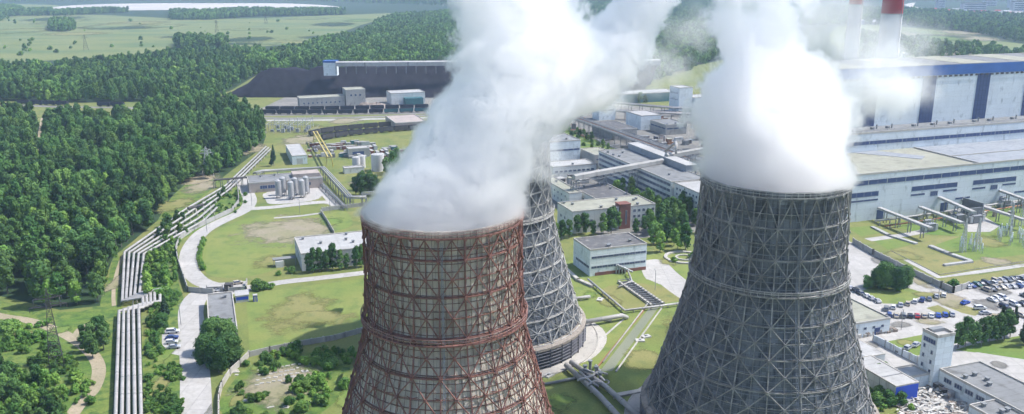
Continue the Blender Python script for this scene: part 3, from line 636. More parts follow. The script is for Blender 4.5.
win_row(t,'F',6,15,3,4.2,2.2,2,divs=2,glass='navy'); win_row(t,'F',30,36,3,2.6,2,2,divs=1)
MB().box(26,6,5.6,42,16,8).build('rooftop_hall', M['wall_pink'], t)
for i,(x,y) in enumerate([(279,198),(283.5,195),(291.5,199.5),(295.5,195.5),(302.5,197.5),(306.5,194)]):
    s = thing('silo', ['front silo of the left pair','back silo of the left pair','front silo of the middle pair','back silo of the middle pair','front silo of the right pair','back silo of the right pair'][i]+' in the white tank yard', 'silo', at(x,y), 0, 'grey silos in the tank yard')
    MB().cyl(0,0,1.6,10.2,1.75,20).build('tank', M['silver'], s, smooth=False)
    MB().cyl(0,0,10.2,11,1.75,20,r2=.5).build('top', M['silver'], s)
    q = MB()
    for a in range(4): q.bar((1.4*math.cos(a*1.57+.7),1.4*math.sin(a*1.57+.7),0),(1.4*math.cos(a*1.57+.7),1.4*math.sin(a*1.57+.7),1.7),.25)
    pieces(q,'leg', M['dark_steel'], s)
    q = MB(); q.bar((1.9,-.2,0),(1.9,-.2,11),.12); q.bar((1.9,.3,0),(1.9,.3,11),.12)
    for z in np.arange(.5,11,.6): q.bar((1.9,-.2,z),(1.9,.3,z),.08)
    q.build('ladder', M['grey_steel'], s)
t = bld('white_warehouse', 'white sheet metal warehouse with a pale roof beside the container yard', 'warehouse', 55.5,593,65.5,636,6,'wall_cyan','roof_pale', par=.3)
door(t,'F',5,4,4,'pale_metal')
def pipe_thing(name, label, cat, pts, d, m='lagging', sup=8.0, group=None, n=10, flange=True):
    pts = [Vector(p) for p in pts]; t = thing(name, label, cat, (pts[0].x, pts[0].y, 0), 0, group)
    MB().path(pts, d, n=n).build('pipe', M[m], t, smooth=True, world=True)
    q = MB()
    for a, b in zip(pts, pts[1:]):
        k = max(1, int((b-a).length/sup))
        for i in range(k):
            p = a.lerp(b, (i+.5)/k)
            if p.z > .9: q.box(p.x-.18,p.y-.35,0,p.x+.18,p.y+.35,p.z-d*.4)
    if q.v: pieces(q,'support', M['concrete'], t, world=True)
    if flange:
        q = MB()
        for a, b in zip(pts, pts[1:]):
            k = int((b-a).length/(sup*1.6)); dd = (b-a).normalized()
            for i in range(1, k+1):
                p = a.lerp(b, i/(k+1)); q.path([p-dd*.15, p+dd*.15], d*1.13, n=n)
        if q.v: pieces(q,'joint_band', M['grey_steel'], t, world=True)
    return t
# --- the five district heating pipes with their sideways loop
ordw = ['leftmost','second from the left','middle','second from the right','rightmost']
for i in range(5):
    a = lambda x, y, z=2.2: at(x, y, z)
    bot = [115.5,121.8,128.2,134.8,141][i]; l1 = [119,123.6,128.3,133.2,138.5][i]
    ry = [311,309.4,307.8,306.2,304.6][i]; rx = [143,146.8,150.6,154.6,160][i]
    ry2 = [297.4,295.4,293.4,291.3,289.2][i]; l2 = [122.3,126,130.2,134.6,139.6][i]
    by = [252,252.5,253,253.5,254][i]; bx = [124.4,129,133.8,138.6,143.6][i]
    far = [(185,213.5),(189,216.5),(194,219),(199,222),(203,225)][i]; far = (far[0], far[1]-4)
    end = [(266,146.5),(268.5,147.5),(270.5,149),(214,205),(217,207.5)][i]
    top = [240,241.5,243][i] if i < 3 else None
    pts = [a(bot-1.2,440), a(bot,414), a(l1, ry), a(rx-1.2*0, ry-2.2*0+(-3.5)), a(rx, ry2+1.5 if False else ry2), a(l2, ry2+3.6), a(bx, by), a(*far)]
    pts[3] = a(rx, ry-3.5)
    if i < 3: pts += [a(225+i*2.2,186+i*1.6), a(*end)]
    else: pts += [a(*end)]
    pipe_thing('heating_pipe', ordw[i]+' of the five pale lagged heating pipes along the wood', 'pipeline', pts, 1.1, sup=9, group='lagged heating pipes along the wood')
# pipe bridge across the lines
t = thing('pipe_bridge', 'dark pipe bridge crossing the heating pipes by the sandy clearing', 'pipe bridge', at(214,184)); q = MB()
A_, B_ = at(214,180,5), at(262,176,5)
for off in (-1.2,0,1.2): q.path([A_+Vector((0,off,0)), B_+Vector((0,off,0))], .7)
q.build('pipe', M['dark_steel'], t, world=True); q = MB()
for k in range(8):
    p = A_.lerp(B_, k/7); q.bar((p.x,p.y-1.5,0),(p.x,p.y-1.5,4.8),.35); q.bar((p.x,p.y+1.5,0),(p.x,p.y+1.5,4.8),.35); q.bar((p.x,p.y-1.7,4.6),(p.x,p.y+1.7,4.6),.35)
q.build('trestle', M['grey_steel'], t, world=True)
for lab, A_, B_ in (('short dark pipe culvert under the bend of the heating pipes', at(188,208.5,3.2), at(203,204.5,3.2)),):
    t = thing('pipe_crossing', lab, 'pipe bridge', (A_.x, A_.y, 0)); q = MB(); q.path([A_,B_],1.6); q.build('pipe', M['dark_steel'], t, world=True)
    q = MB(); [q.box(p.x-.3,p.y-1,0,p.x+.3,p.y+1,2.6) for p in (A_,A_.lerp(B_,.5),B_)]; q.build('support', M['concrete'], t, world=True)
# tank farm pipe rack
def rack(name, label, pts, h, w, npipes, d, m='lagging', sup=9, deck='grey_steel', group=None):
    pts = [Vector((p[0], p[1], h)) for p in pts]; t = thing(name, label, 'pipe rack', (pts[0].x, pts[0].y, 0), 0, group)
    pms = [m,'pale_metal','orange_paint' if npipes > 4 else m,'grey_steel',m,'lagging']
    for k in range(npipes):
        off = (k-(npipes-1)/2)*w/max(npipes-1,1) if npipes > 1 else 0
        pp = []
        for i, p in enumerate(pts):
            d1 = (pts[min(i+1,len(pts)-1)]-pts[max(i-1,0)]).normalized(); nrm = Vector((-d1.y, d1.x, 0)); pp.append(p+nrm*off+Vector((0,0,d/2+.3+(k % 2)*.25)))
        MB().path(pp, d*(1 if k % 2 == 0 else .7)).build('pipe', M[pms[k % 6]], t, smooth=True, world=True)
    q = MB()
    for a, b in zip(pts, pts[1:]):
        k = max(1, int((b-a).length/sup)); dd = (b-a).normalized(); nrm = Vector((-dd.y, dd.x, 0))*(w/2+.4)
        for s_ in (-1, 1): q.bar(a+nrm*s_, b+nrm*s_, .4)
        for i in range(k+1):
            p = a.lerp(b, i/k)
            for s_ in (-1, 1): q.bar((p+nrm*s_).xy.to_3d(), p+nrm*s_, .38)
            q.bar(p-nrm, p+nrm, .35); q.bar((p+nrm).xy.to_3d()+Vector((0,0,h*.35)), p-nrm, .16)
    q.build('trestle', M[deck], t, world=True); return t
rack('pipe_rack', 'white pipe rack bending round the silo yard', [at(255,173,5), at(262,171,5), at(323,167.5,5), at(350,197,5), at(366,197,5)], 4.6, 2.4, 3, .7, sup=8)
rack('pipe_rack', 'low pipe run from the silo yard to the pump station', [at(318,180,2), at(345,207,2)], 1.8, 1.6, 3, .45, m='grey_steel', sup=8)
for i,(x,y,r,h) in enumerate([(356.5,169,2.6,8),(362,167.5,2.4,8),(378,170.5,4.2,11)]):
    s = thing('storage_tank', ['white storage tank on the left of the pair','white storage tank on the right of the pair','wide white storage tank with a conical top'][i], 'tank', at(x,y), 0, 'white storage tanks')
    MB().cyl(0,0,0,h,r,24).build('tank', M['stack_white'], s); MB().cyl(0,0,h,h+.9,r,24,r2=.4).build('top', M['roof_pale'], s)
t = bld('tank_house', 'small pale pump house at the foot of the storage tanks', 'building', 84,553,97,559,3.4,'wall_white','roof_pale')
t = thing('clarifier', 'round white open clarifier tank behind the rusty red tower', 'tank', W(91.5,446,0))
MB().ring([(9.2,0),(9.2,9),(8.6,9),(8.6,7),(0.1,7)],48).build('wall', M['stack_white'], t); MB().box(-8.8,-.5,8.6,8.8,.5,9.1).build('bridge', M['grey_steel'], t)
rack('pipe_rack', 'dark pipe bridge meeting the round white tank', [at(362,196,5), at(386,194,5)], 6.0, 2.2, 2, .6, sup=7)
# container yard, gantry
t = thing('gantry_crane', 'yellow gantry crane straddling the container yard', 'gantry crane', at(322,145)); a, b = at(315,131.5,8), at(330,157,8)
q = MB(); nn = (b-a).normalized(); nn = Vector((-nn.y,nn.x,0))
for s_ in (-1.3,1.3): q.bar(a+nn*s_, b+nn*s_, .8)
for k in range(10): p = a.lerp(b,k/9); q.bar(p-nn*1.3, p+nn*1.3, .3)
q.build('girder', M['yellow_paint'], t, world=True); q = MB()
for p in (a.lerp(b,.06), b.lerp(a,.06)):
    for s_ in (-2.4,2.4): q.bar((p.x+nn.x*s_,p.y+nn.y*s_,0), p+nn*s_*.5, .5)
pieces(q,'leg', M['yellow_paint'], t, world=True)
cols = ['brick','teal_wagon','wall_grey','dark_steel','pale_metal','brick','roof_pale','wall_grey','wall_pink','roof_pale','grey_steel']
cn = {'orange_paint':'rusty orange','teal_wagon':'teal','wall_grey':'grey','dark_steel':'dark','pale_metal':'pale metal','brick':'brown red','roof_pale':'off white','wall_cyan':'pale blue','stack_red':'red','wall_pink':'dull pink','grey_steel':'steel grey'}
rc = random.Random(5)
for (x0,x1,y) in ((309,326,147),(308,328,151),(332,352,149.5),(334,400,154),(333,396,158),(312,330,157.5),(356,398,150),(336,372,145)):
    x = x0
    while x < x1:
        w = rc.uniform(3,9); m = rc.choice(cols); h = rc.uniform(1.2,3.2)
        p = at(x+rc.uniform(-1,1), y+rc.uniform(-.8,.8))
        c = thing('container', cn[m]+' container or crate in the yard under the yellow gantry', 'container', p, GROT+rc.choice((0,0,1.57,.1)), 'containers and crates in the gantry yard')
        q = MB().box(0,0,0,w,2.4,h)
        for xx in np.arange(.4,w-.2,.7): q.box(xx,-.06,.1,xx+.3,-.005,h-.1)
        q.build('box', M[m], c); MB().box(.1,.1,h,w-.1,2.3,h+.12).build('lid', M['wall_grey'], c)
        x += rc.uniform(5,9)/1.45
t = bld('crane_cabin_building', 'small grey building with a dark portal in the gantry yard', 'building', 95,603,110,612,6,'wall_grey','roof_pale'); door(t,'F',7,8,4)
t = bld('pump_building', 'pink roofed low building on the lawn before the trains', 'building', 150,700,176,740,6,'wall_pink','wall_pink')
# substation in the distance
t = thing('substation', 'small fenced transformer station of pale gantries beside the far road', 'substation', at(290,130)); q = MB(); 
for (x,y) in [(x,y) for x in np.arange(-16,17,6.5) for y in (-14,-5,4,13)]:
    q.bar((x,y,0),(x,y,7+((x+y)%3)),.35)
for y in (-14,-5,4,13): q.bar((-16,y,6.8),(16.5,y,6.8),.35)
for x in np.arange(-16,17,6.5): q.bar((x,-14,6.5),(x,13,6.5),.2)
q.build('gantry', M['pale_metal'], t); q = MB()
for k in range(14): x,y = rc.uniform(-15,15), rc.uniform(-13,12); q.box(x,y,0,x+2.5,y+2,rc.uniform(1.5,3.2))
pieces(q,'transformer', M['roof_blue'], t); q = MB()
for a,b in (((-21,-18),(21,-18)),((21,-18),(21,17)),((21,17),(-21,17)),((-21,17),(-21,-18))): q.bar((*a,.9),(*b,.9),.12); q.bar((*a,1.8),(*b,1.8),.12)
q.build('fence', M['grey_steel'], t)
# coal pile with its gallery
cp = MB(); NX, NY = 240, 50
A0, A1 = at(216,97.5), at(640,98); B0, B1 = at(238,66,30), at(660,64,30)
from mathutils import noise as mnoise
vs = []
for j in range(NY):
    tj = j/(NY-1)
    for i in range(NX):
        ti = i/(NX-1)
        f = A0.lerp(A1, ti); bk = B0.lerp(B1, ti); bk = Vector((bk.x, bk.y, 0)); far = bk+Vector((0,60,0))
        if tj < .7: p = f.lerp(bk, tj/.7); hz_ = 29*min(1,(tj/.7)*1.02)**.85
        else: p = bk.lerp(far, (tj-.7)/.3); hz_ = 29*(1-((tj-.7)/.3)**1.5)
        e = min(1, ti*13); hz_ *= e**.8
        nz = mnoise.fractal(Vector((p.x*.02,p.y*.02,0)),1,2,5)
        n2 = mnoise.fractal(Vector((p.x*.006+7,p.y*.006,3)),1,2,3); n3 = mnoise.fractal(Vector((p.x*.06,p.y*.03,0)),1,2,4)
        vs.append((p.x, p.y+nz*5, max(0,hz_*(1.05+.10*nz+.16*n2)+ ((nz*2.6+n3*1.5)*min(1,hz_/8) if 0 < j < NY-1 else 0)-.01)))
cp.add(vs, [(j*NX+i, j*NX+i+1, (j+1)*NX+i+1, (j+1)*NX+i) for j in range(NY-1) for i in range(NX-1)])
tag(cp.build('coal_heap', M['coal'], smooth=True), 'long dark coal heap beneath the white conveyor gallery', 'coal heap', kind='thing')
t = thing('conveyor_gallery', 'long white conveyor gallery along the top of the coal heap', 'conveyor', at(330,67,30).xy.to_3d()); a, b = at(336,66.2,32), at(660,64,32)
q = MB(); d = (b-a).normalized(); nn = Vector((-d.y,d.x,0))
q.add([a+nn*s_*2.6+Vector((0,0,z)) for s_,z in ((-1,0),(1,0),(1,4),(0,5.2),(-1,4))]+[b+nn*s_*2.6+Vector((0,0,z)) for s_,z in ((-1,0),(1,0),(1,4),(0,5.2),(-1,4))], [(0,1,2,3,4),(9,8,7,6,5)]+[(k,(k+1)%5+0 if False else (k+1)%5,(k+1)%5+5,k+5) for k in range(5)])
q.build('gallery', M['roof_pale'], t, world=True); q = MB()
for k in range(34): p = a.lerp(b,k/33); q.bar(p+nn*2+Vector((0,0,-8)),p+nn*2,.5); q.bar(p-nn*2+Vector((0,0,-8)),p-nn*2,.5)
q.build('trestle', M['grey_steel'], t, world=True)
p = at(331,67.5,30); q = MB(); q.box(p.x-7,p.y-5,22,p.x+7,p.y+5,35.5); q.build('head_house', M['wall_cyan'], t, world=True); q = MB(); q.box(p.x-7.3,p.y-5.3,35.5,p.x+7.3,p.y+5.3,37.5); q.build('roof', M['blue_band'], t, world=True)
t = bld('coal_building', 'long low concrete building with a beige roof at the foot of the coal heap', 'building', 90,850,133,868,9.6,'wall_grey','roof_beige'); win_row(t,'F',2,40,5,1.6,1.6,9)
t = bld('coal_building', 'taller concrete block at the foot of the coal heap', 'building', 134,848,153,868,16,'wall_grey','roof_beige'); win_row(t,'F',3,16,11,2,2,3)
t = bld('coal_building', 'pale building with a green extension right of the coal heap blocks', 'building', 178,845,212,868,11,'wall_white','roof_pale'); MB().box(12,-9,0,30,-.1,7).build('extension', M['teal_wagon'], t)
for x0,w in ((365,9),(376,12)):
    p = at(x0,106.5); c = thing('scrap_pile', 'low brown pile beside the coal buildings, %s one' % ('smaller' if w == 9 else 'larger'), 'pile', p); q = MB(); r = random.Random(x0)
    q.ring([(w,0),(w*.7,2.2),(w*.35,3.5),(.1,4)],18); q.v = [(x*(1+r.uniform(-.15,.15)),y*.6,z*(1+r.uniform(-.2,.2))) for x,y,z in q.v]; q.build('heap', M['brown_heap'], c)
# wagons
def wagon(p, rot, L, m, label, group, full=True):
    t = thing('freight_wagon', label, 'wagon', p, rot, group)
    q = MB(); q.box(0,-1.5,1.2,L,1.5,4.1,0); q.box(.3,-1.2,4.1,L-.3,1.2,4.4,1)
    for x in np.arange(.8,L,1.9): q.box(x,-1.62,1.2,x+.25,-1.5,4.1,0)
    q.build('body', [M[m], M['coal']], t)
    q = MB()
    for x in (1.6,3.2,L-3.2,L-1.6):
        for y in (-.85,.65): 
            n=10; vs=[(x+.5*math.cos(2*math.pi*k/n), y+s_, .55+.5*math.sin(2*math.pi*k/n)) for s_ in (0,.2) for k in range(n)]
            q.add(vs,[tuple(range(n)),tuple(range(2*n-1,n-1,-1))]+[(k,k+n,(k+1)%n+n,(k+1)%n) for k in range(n)])
    q.box(.4,-.9,.9,L-.4,.9,1.2); q.build('running_gear', M['dark_steel'], t)
def train(pts, L, ms, label, group, rngseed=1):
    pts = smooth_poly([Vector((p[0],p[1],0)) for p in pts], 40, False); s = 0; tgt = 0; i = 0; acc = [0]
    for a, b in zip(pts, pts[1:]): acc.append(acc[-1]+(b-a).length)
    xs = [p.x for p in pts]; ys = [p.y for p in pts]; k = 0
    while tgt+L < acc[-1]:
        x0, y0 = np.interp(tgt,acc,xs), np.interp(tgt,acc,ys); x1, y1 = np.interp(tgt+L,acc,xs), np.interp(tgt+L,acc,ys)
        m, w = ms(k); wagon((x0,y0,.15), math.atan2(y1-y0,x1-x0), L-1.1, m, label.replace('#', w), group); tgt += L; k += 1
train(pxs([(262,114.5),(300,114.5),(360,114),(440,111.8)]), 14, lambda k: ('black_wagon','dark blue') if k < 8 else ('teal_wagon','teal'), '# wagon of the front train on the straight line before the coal heap', 'wagons of the front train')
train(pxs([(266,111),(330,110.8),(440,108.5)]), 14, lambda k: ('black_wagon','dark'), '# wagon of the rear train before the coal heap', 'wagons of the rear train')
train(pxs([(310,136.5),(330,132.5),(370,128.5),(432,124)]), 13, lambda k: ('dark_steel','dark'), '# wagon on the farther curved siding behind the gantry yard', 'wagons on the farther siding')
train(pxs([(322,140.5),(345,136.5),(385,132.5),(432,128.5)]), 13, lambda k: ('dark_steel','dark'), '# wagon on the nearer curved siding behind the gantry yard', 'wagons on the nearer siding')
train(pxs([(18,104.5),(60,105.5),(80,106.5)]), 14, lambda k: ('black_wagon','dark'), '# wagon of the train at the far left among the trees', 'wagons at the left among trees')
train(pxs([(98,106.5),(130,107)]), 14, lambda k: ('black_wagon','dark'), '# wagon of the short train between the woods', 'wagons between the woods')
# ---------------------------------------------------------------- centre: pipe rack, overhead gallery, ground pipes
rack('pipe_rack', 'long high pipe rack carrying many pipes between the towers', [W(294,690), W(296,600), W(297,467), W(292,440)], 8.5, 9, 6, .8, sup=9)
rack('pipe_rack', 'lower dark pipe rack under trees right of the long high one', [W(310,600), W(312,470)], 5, 5, 4, .8, sup=10, m='grey_steel')
rack('pipe_rack', 'pipe rack crossing behind the white box shaped building', [W(338,700), W(420,640)], 7, 6, 5, 1.0, sup=10)
rack('pipe_rack', 'brown pipe rack in front of the tall white building', [W(352,760), W(405,690), W(440,668)], 7, 6, 5, 1.0, sup=10, m='lagging')
t = thing('overhead_gallery', 'long closed pipe gallery on trestles crossing from the hidden tower to the right', 'pipe bridge', W(192,432)); q = MB()
pp = [W(191,430,15), W(259,452,15), W(262,453,17.5), W(300,465,17.5)]
for a, b in ((pp[0],pp[1]),(pp[2],pp[3])):
    d = (b-a).normalized(); nn = Vector((-d.y,d.x,0))*1.5
    q.add([a-nn,a+nn,a+nn+Vector((0,0,2.2)),a+Vector((0,0,3)),a-nn+Vector((0,0,2.2)),b-nn,b+nn,b+nn+Vector((0,0,2.2)),b+Vector((0,0,3)),b-nn+Vector((0,0,2.2))],[(0,1,2,3,4),(9,8,7,6,5)]+[(k,k+5,(k+1)%5+5,(k+1)%5) for k in range(5)])
q.build('gallery', M['wall_grey'], t, world=True); q = MB()
for a, b in ((pp[0],pp[1]),(pp[2],pp[3])):
    d = (b-a).normalized(); nn = Vector((-d.y,d.x,0))*1.55; n = int((b-a).length/3)
    for s_ in (-1,1):
        q.bar(a+nn*s_-Vector((0,0,1.8)), b+nn*s_-Vector((0,0,1.8)), .3)
        for k in range(n): q.bar(a.lerp(b,k/n)+nn*s_-Vector((0,0,1.8 if k%2 else 0)), a.lerp(b,(k+1)/n)+nn*s_-Vector((0,0,0 if k%2 else 1.8)), .22)
q.build('truss', M['grey_steel'], t, world=True); q = MB()
for (u,v,h) in ((192,430,14),(212,437,14),(236,445,14),(259,452,17),(263,455,17),(284,460,17)):
    for du in (-1.6,1.6):
        for dv in (-1.6,1.6): q.bar(W(u+du*1.3,v+dv*1.3), W(u+du,v+dv,h), .45)
    for z in np.arange(2,h,4): 
        q.bar(W(u-1.7,v-1.7,z), W(u+1.7,v-1.7,z+3.5), .25); q.bar(W(u-1.7,v+1.7,z+3.5), W(u-1.7,v-1.7,z), .25)
q.build('trestle', M['grey_steel'], t, world=True)
q = MB(); q.path([W(268,452,20), W(268,452,25), W(271,458,26), W(271,470,18)], 1.6); q.build('bent_pipe', M['lagging'], t, smooth=True, world=True)
def gp(name, label, pts, d=.8, z=1.0, m='lagging', **k): return pipe_thing(name, label, 'pipe', [at(*p[:2], p[2] if len(p) > 2 else z) for p in pts], d, m, **k)
gp('ground_pipe', 'long white pipe running down from the three storey block then turning right', [(588,279),(625,310.5),(693,301.5)], .9, 1.2, sup=6)
gp('ground_pipe', 'fat pale pipe running right from the basin of the hidden tower', [(579,323,2),(622,315.5,2),(627,317.5,.5)], 1.7, 2)
gp('ground_pipe', 'short pale pipe stub with valves above the basin of the hidden tower', [(572,299),(590,296.5)], 1.3, 1.2)
gp('ground_pipe', 'left one of the two fat grey pipes leading away from the valve tangle', [(566,365,1.6),(600,396,1.6),(622,420,1.6)], 1.7, 1.6)
gp('ground_pipe', 'right one of the two fat grey pipes leading away from the valve tangle', [(571,362,1.6),(606,387,1.6),(640,417,1.6)], 1.7, 1.6)
gp('ground_pipe', 'dark pipe running left from the valve cluster to the hidden tower', [(545,384,.8),(586,376,.8)], .9, .8, m='grey_steel')
gp('ground_pipe', 'thin pipe lying along the orange edged trench', [(603,362),(648,303)], .5, .5)
gp('ground_pipe', 'short white pipe linking the trench grate to the block', [(618,287,1),(632,281,1),(628,271,2)], .7, 1)
t = thing('valve_cluster', 'tangle of bent pipes and valves where the two fat grey pipes begin', 'pipework', at(590,377)); q = MB()
for (a,b,c) in (((578,380),(592,376),(600,370)),((584,369),(598,374),(604,380)),((588,385),(594,381),(601,383)),((596,365),(600,372),(607,374)),((580,372),(590,381),(598,386))):
    q.path([at(*a,.8), at(*a,2.8), at(*b,2.8), at(*c,2.2), at(*c,.4)], .75)
q.build('pipe', M['lagging'], t, smooth=True, world=True); q = MB()
for (x,y) in ((585,376),(596,377),(600,383),(590,371)): p = at(x,y); q.cyl(p.x,p.y,0,3.4,.5,10); q.cyl(p.x,p.y,3.5,3.8,.8,10)
pieces(q,'valve', M['grey_steel'], t, world=True); q = MB()
r0 = at(604,383,1.2)
for k in range(12): a=2*math.pi*k/12; b=2*math.pi*(k+1)/12; q.bar((r0.x+1.6*math.cos(a),r0.y+1.6*math.sin(a),1.6),(r0.x+1.6*math.cos(b),r0.y+1.6*math.sin(b),1.6),.5,n=6)
q.build('ring_pipe', M['lagging'], t, world=True)
t = thing('trench', 'concrete trench with a grate running from the brown plinth to the canal', 'trench', at(640,292)); q = MB()
a0, a1 = at(624,282), at(658,306); d = (a1-a0).normalized(); nn = Vector((-d.y,d.x,0))
for s_ in (-2.6,2.6): q.bar(a0+nn*s_+Vector((0,0,.5)), a1+nn*s_+Vector((0,0,.5)), .9)
q.build('wall', M['concrete'], t, world=True); q = MB(); q.bar(a0+Vector((0,0,.1)), a1+Vector((0,0,.1)), 4.2); q.v = [(x,y,min(z,.25)) for x,y,z in q.v]; q.build('channel_bed', M['dark_inside'], t, world=True); q = MB()
n_ = 14
for k in range(n_): p = a0.lerp(a1,k/(n_-1)); q.bar(p-nn*2.8+Vector((0,0,1.1)), p+nn*2.8+Vector((0,0,1.1)), .25)
pieces(q,'cross_bar', M['grey_steel'], t, world=True); q = MB()
p = at(620,273); 
for k in range(4): q.box(p.x-2+k*1.3,p.y-1,0,p.x-1.5+k*1.3,p.y+1,4-k*.5)
q.bar((p.x-2,p.y,4),(p.x+5,p.y-3,1.5),.7); q.build('sluice_frame', M['pale_metal'], t, world=True)
def wall_thing(name, label, cat, pts, h, w, m, posts=0, cap=False):
    pts = [Vector((p[0],p[1],0)) for p in pts]; t = thing(name, label, cat, pts[0]); q = MB()
    for a, b in zip(pts, pts[1:]):
        d = (b-a).normalized(); n = Vector((-d.y,d.x,0))*w/2; z = Vector((0,0,h)); a2, b2 = a-d*w*.4, b+d*w*.4
        q.add([a2-n,b2-n,b2+n,a2+n,a2-n+z,b2-n+z,b2+n+z,a2+n+z],[(0,3,2,1),(4,5,6,7),(0,1,5,4),(1,2,6,5),(2,3,7,6),(3,0,4,7)])
    q.build('panels', M[m], t, world=True)
    if posts:
        q = MB()
        for a, b in zip(pts, pts[1:]):
            k = max(1,int((b-a).length/posts))
            for i in range(k+1): p = a.lerp(b,i/k); q.box(p.x-w*.7,p.y-w*.7,0,p.x+w*.7,p.y+w*.7,h+.25)
        pieces(q,'post', M['concrete'], t, world=True)
    return t
wall_thing('trench_kerb', 'orange brown kerb along the left side of the grey canal', 'kerb', pxs([(598,367),(646,308)]), .5, .45, 'orange_paint')
wall_thing('canal_wall', 'pale low wall along the right side of the grey canal', 'wall', pxs([(616,372),(662,308)]), .4, .5, 'concrete')
for i,(x,y) in enumerate([(640,341),(646,337),(549,376),(600,300),(607,320)]):
    p = at(x,y); t = thing('concrete_slab', ['nearer of two pale slabs on the grass beside the canal','farther of two pale slabs on the grass beside the canal','lone pale slab below the hidden tower basin','small slab between the long white pipe bends','small slab above the fat pale pipe'][i], 'slab', p, .4*i)
    MB().box(-1.6,-1.1,0,1.6,1.1,.5).build('slab', M['slab'], t); MB().box(-.4,-.4,.5,.4,.4,.75).build('lid', M['grey_steel'], t)
t = thing('round_basin', 'round concrete basin with grass inside near the dark tower', 'basin', at(684,258)); MB().ring([(9,0),(9,.7),(7.6,.7),(7.6,0)],40,closed=False).build('kerb', M['concrete'], t); MB().ring([(4,0),(4,.6),(3.2,.6),(3.2,0)],32).build('inner_kerb', M['concrete'], t)
wall_thing('stepped_kerb', 'grey stepped kerb and pipe duct beside the three storey block', 'kerb', pxs([(557,262),(578,281),(592,287)]), 1.0, 1.6, 'concrete')
t = wall_thing('handrail_platform', 'small railed platform at the foot of the dark grey tower', 'platform', pxs([(618,396),(640,392)]), .6, 2.0, 'concrete')
# ---------------------------------------------------------------- walls and fences at the left
wall_thing('concrete_fence', 'dark panel fence along the outer edge of the curved road', 'fence', pxs([(213,294),(188,292),(184,280),(178,262),(176,250),(180,240),(194,230),(215,220),(232,212),(239,203),(238,190)]), 2.3, .3, 'wall_grey', 4)
wall_thing('concrete_fence', 'short dark fence right of the gate with greenery behind', 'fence', pxs([(229,292.5),(246,291.5),(247,284)]), 2.2, .3, 'wall_grey', 4)
wall_thing('concrete_fence', 'pale concrete fence curving down beside the garden plot', 'fence', pxs([(249,357),(240,366),(230,375),(222,388),(219,400),(219,425)]), 2.2, .3, 'concrete', 4)
wall_thing('concrete_fence', 'long dark fence along the lower edge of the big lawn', 'fence', pxs([(249,357),(270,352),(300,346),(335,340),(368,331)]), 2.0, .3, 'wall_grey', 4)
wall_thing('concrete_fence', 'grey fence on the lawn behind the store building', 'fence', pxs([(321,213),(327,222),(334,234)]), 1.8, .3, 'concrete', 3)
wall_thing('concrete_fence', 'slatted fence beside the round white clarifier tank', 'fence', pxs([(322,211.5),(345,208.5),(366,206)]), 2.2, .3, 'wall_grey', 1.5)
ribbon('footpath', M['concrete_road'], pxs([(258,351),(300,344),(335,337),(368,328)]), 1.6, .05)
t = thing('gate', 'metal gate and dark sheds closing the road beside the gatehouse', 'gate', at(207,292), .1); MB().box(0,0,.2,6,.15,2.2).build('leaf', M['wall_grey'], t); MB().box(7,-.5,0,10,2.5,3).build('hut', M['dark_steel'], t)
q = MB()
for x in (-.2,6.1): q.box(x,-.1,0,x+.3,.25,3)
pieces(q,'post', M['concrete'], t)
# lattice pylons
def pylon(label, p, h, w, m='dark_steel'):
    t = thing('lattice_pylon', label, 'pylon', p, .5); q = MB()
    lv = [0,.16,.3,.43,.55,.66,.76,.86,1.0]; ww = lambda s: w*(1-s)**1.05*.5+w*.05
    for a, b in zip(lv, lv[1:]):
        ra, rb = ww(a), ww(b)
        for k in range(4):
            c0, c1 = ((-1,-1),(1,-1),(1,1),(-1,1))[k], ((-1,-1),(1,-1),(1,1),(-1,1))[(k+1)%4]
            q.bar((c0[0]*ra,c0[1]*ra,a*h),(c0[0]*rb,c0[1]*rb,b*h),.17); q.bar((c0[0]*ra,c0[1]*ra,a*h),(c1[0]*rb,c1[1]*rb,b*h),.10); q.bar((c1[0]*ra,c1[1]*ra,a*h),(c0[0]*rb,c0[1]*rb,b*h),.10); q.bar((c0[0]*rb,c0[1]*rb,b*h),(c1[0]*rb,c1[1]*rb,b*h),.14)
    q.build('mast', M[m], t)
    for z, l in ((.78,.2),(.88,.15)):
        q = MB()
        for s_ in (-1,1):
            for y in (-.5,.5): q.bar((0,y,z*h),(s_*l*h,0,z*h+.2),.18); 
            q.bar((0,0,z*h+1.4),(s_*l*h,0,z*h+.2),.16)
            q.bar((s_*l*h,0,z*h+.2),(s_*l*h,0,z*h-1.3),.2)
        q.build('crossarm', M[m], t)
    return t
pylon('dark lattice pylon beside the dirt track at lower left', at(57,366), 27, 4.2)
pylon('pale small lattice pylon standing in the wood', at(208,176), 19, 6, 'pale_metal')
pylon('distant forked pylon alone on the meadow', at(86,50), 26, 7)
pylon('distant thin pylon on the meadow near the tree belt', at(217,33), 28, 7)
pylon('distant pylon at the edge of the meadow, furthest right', at(266,24), 28, 7)
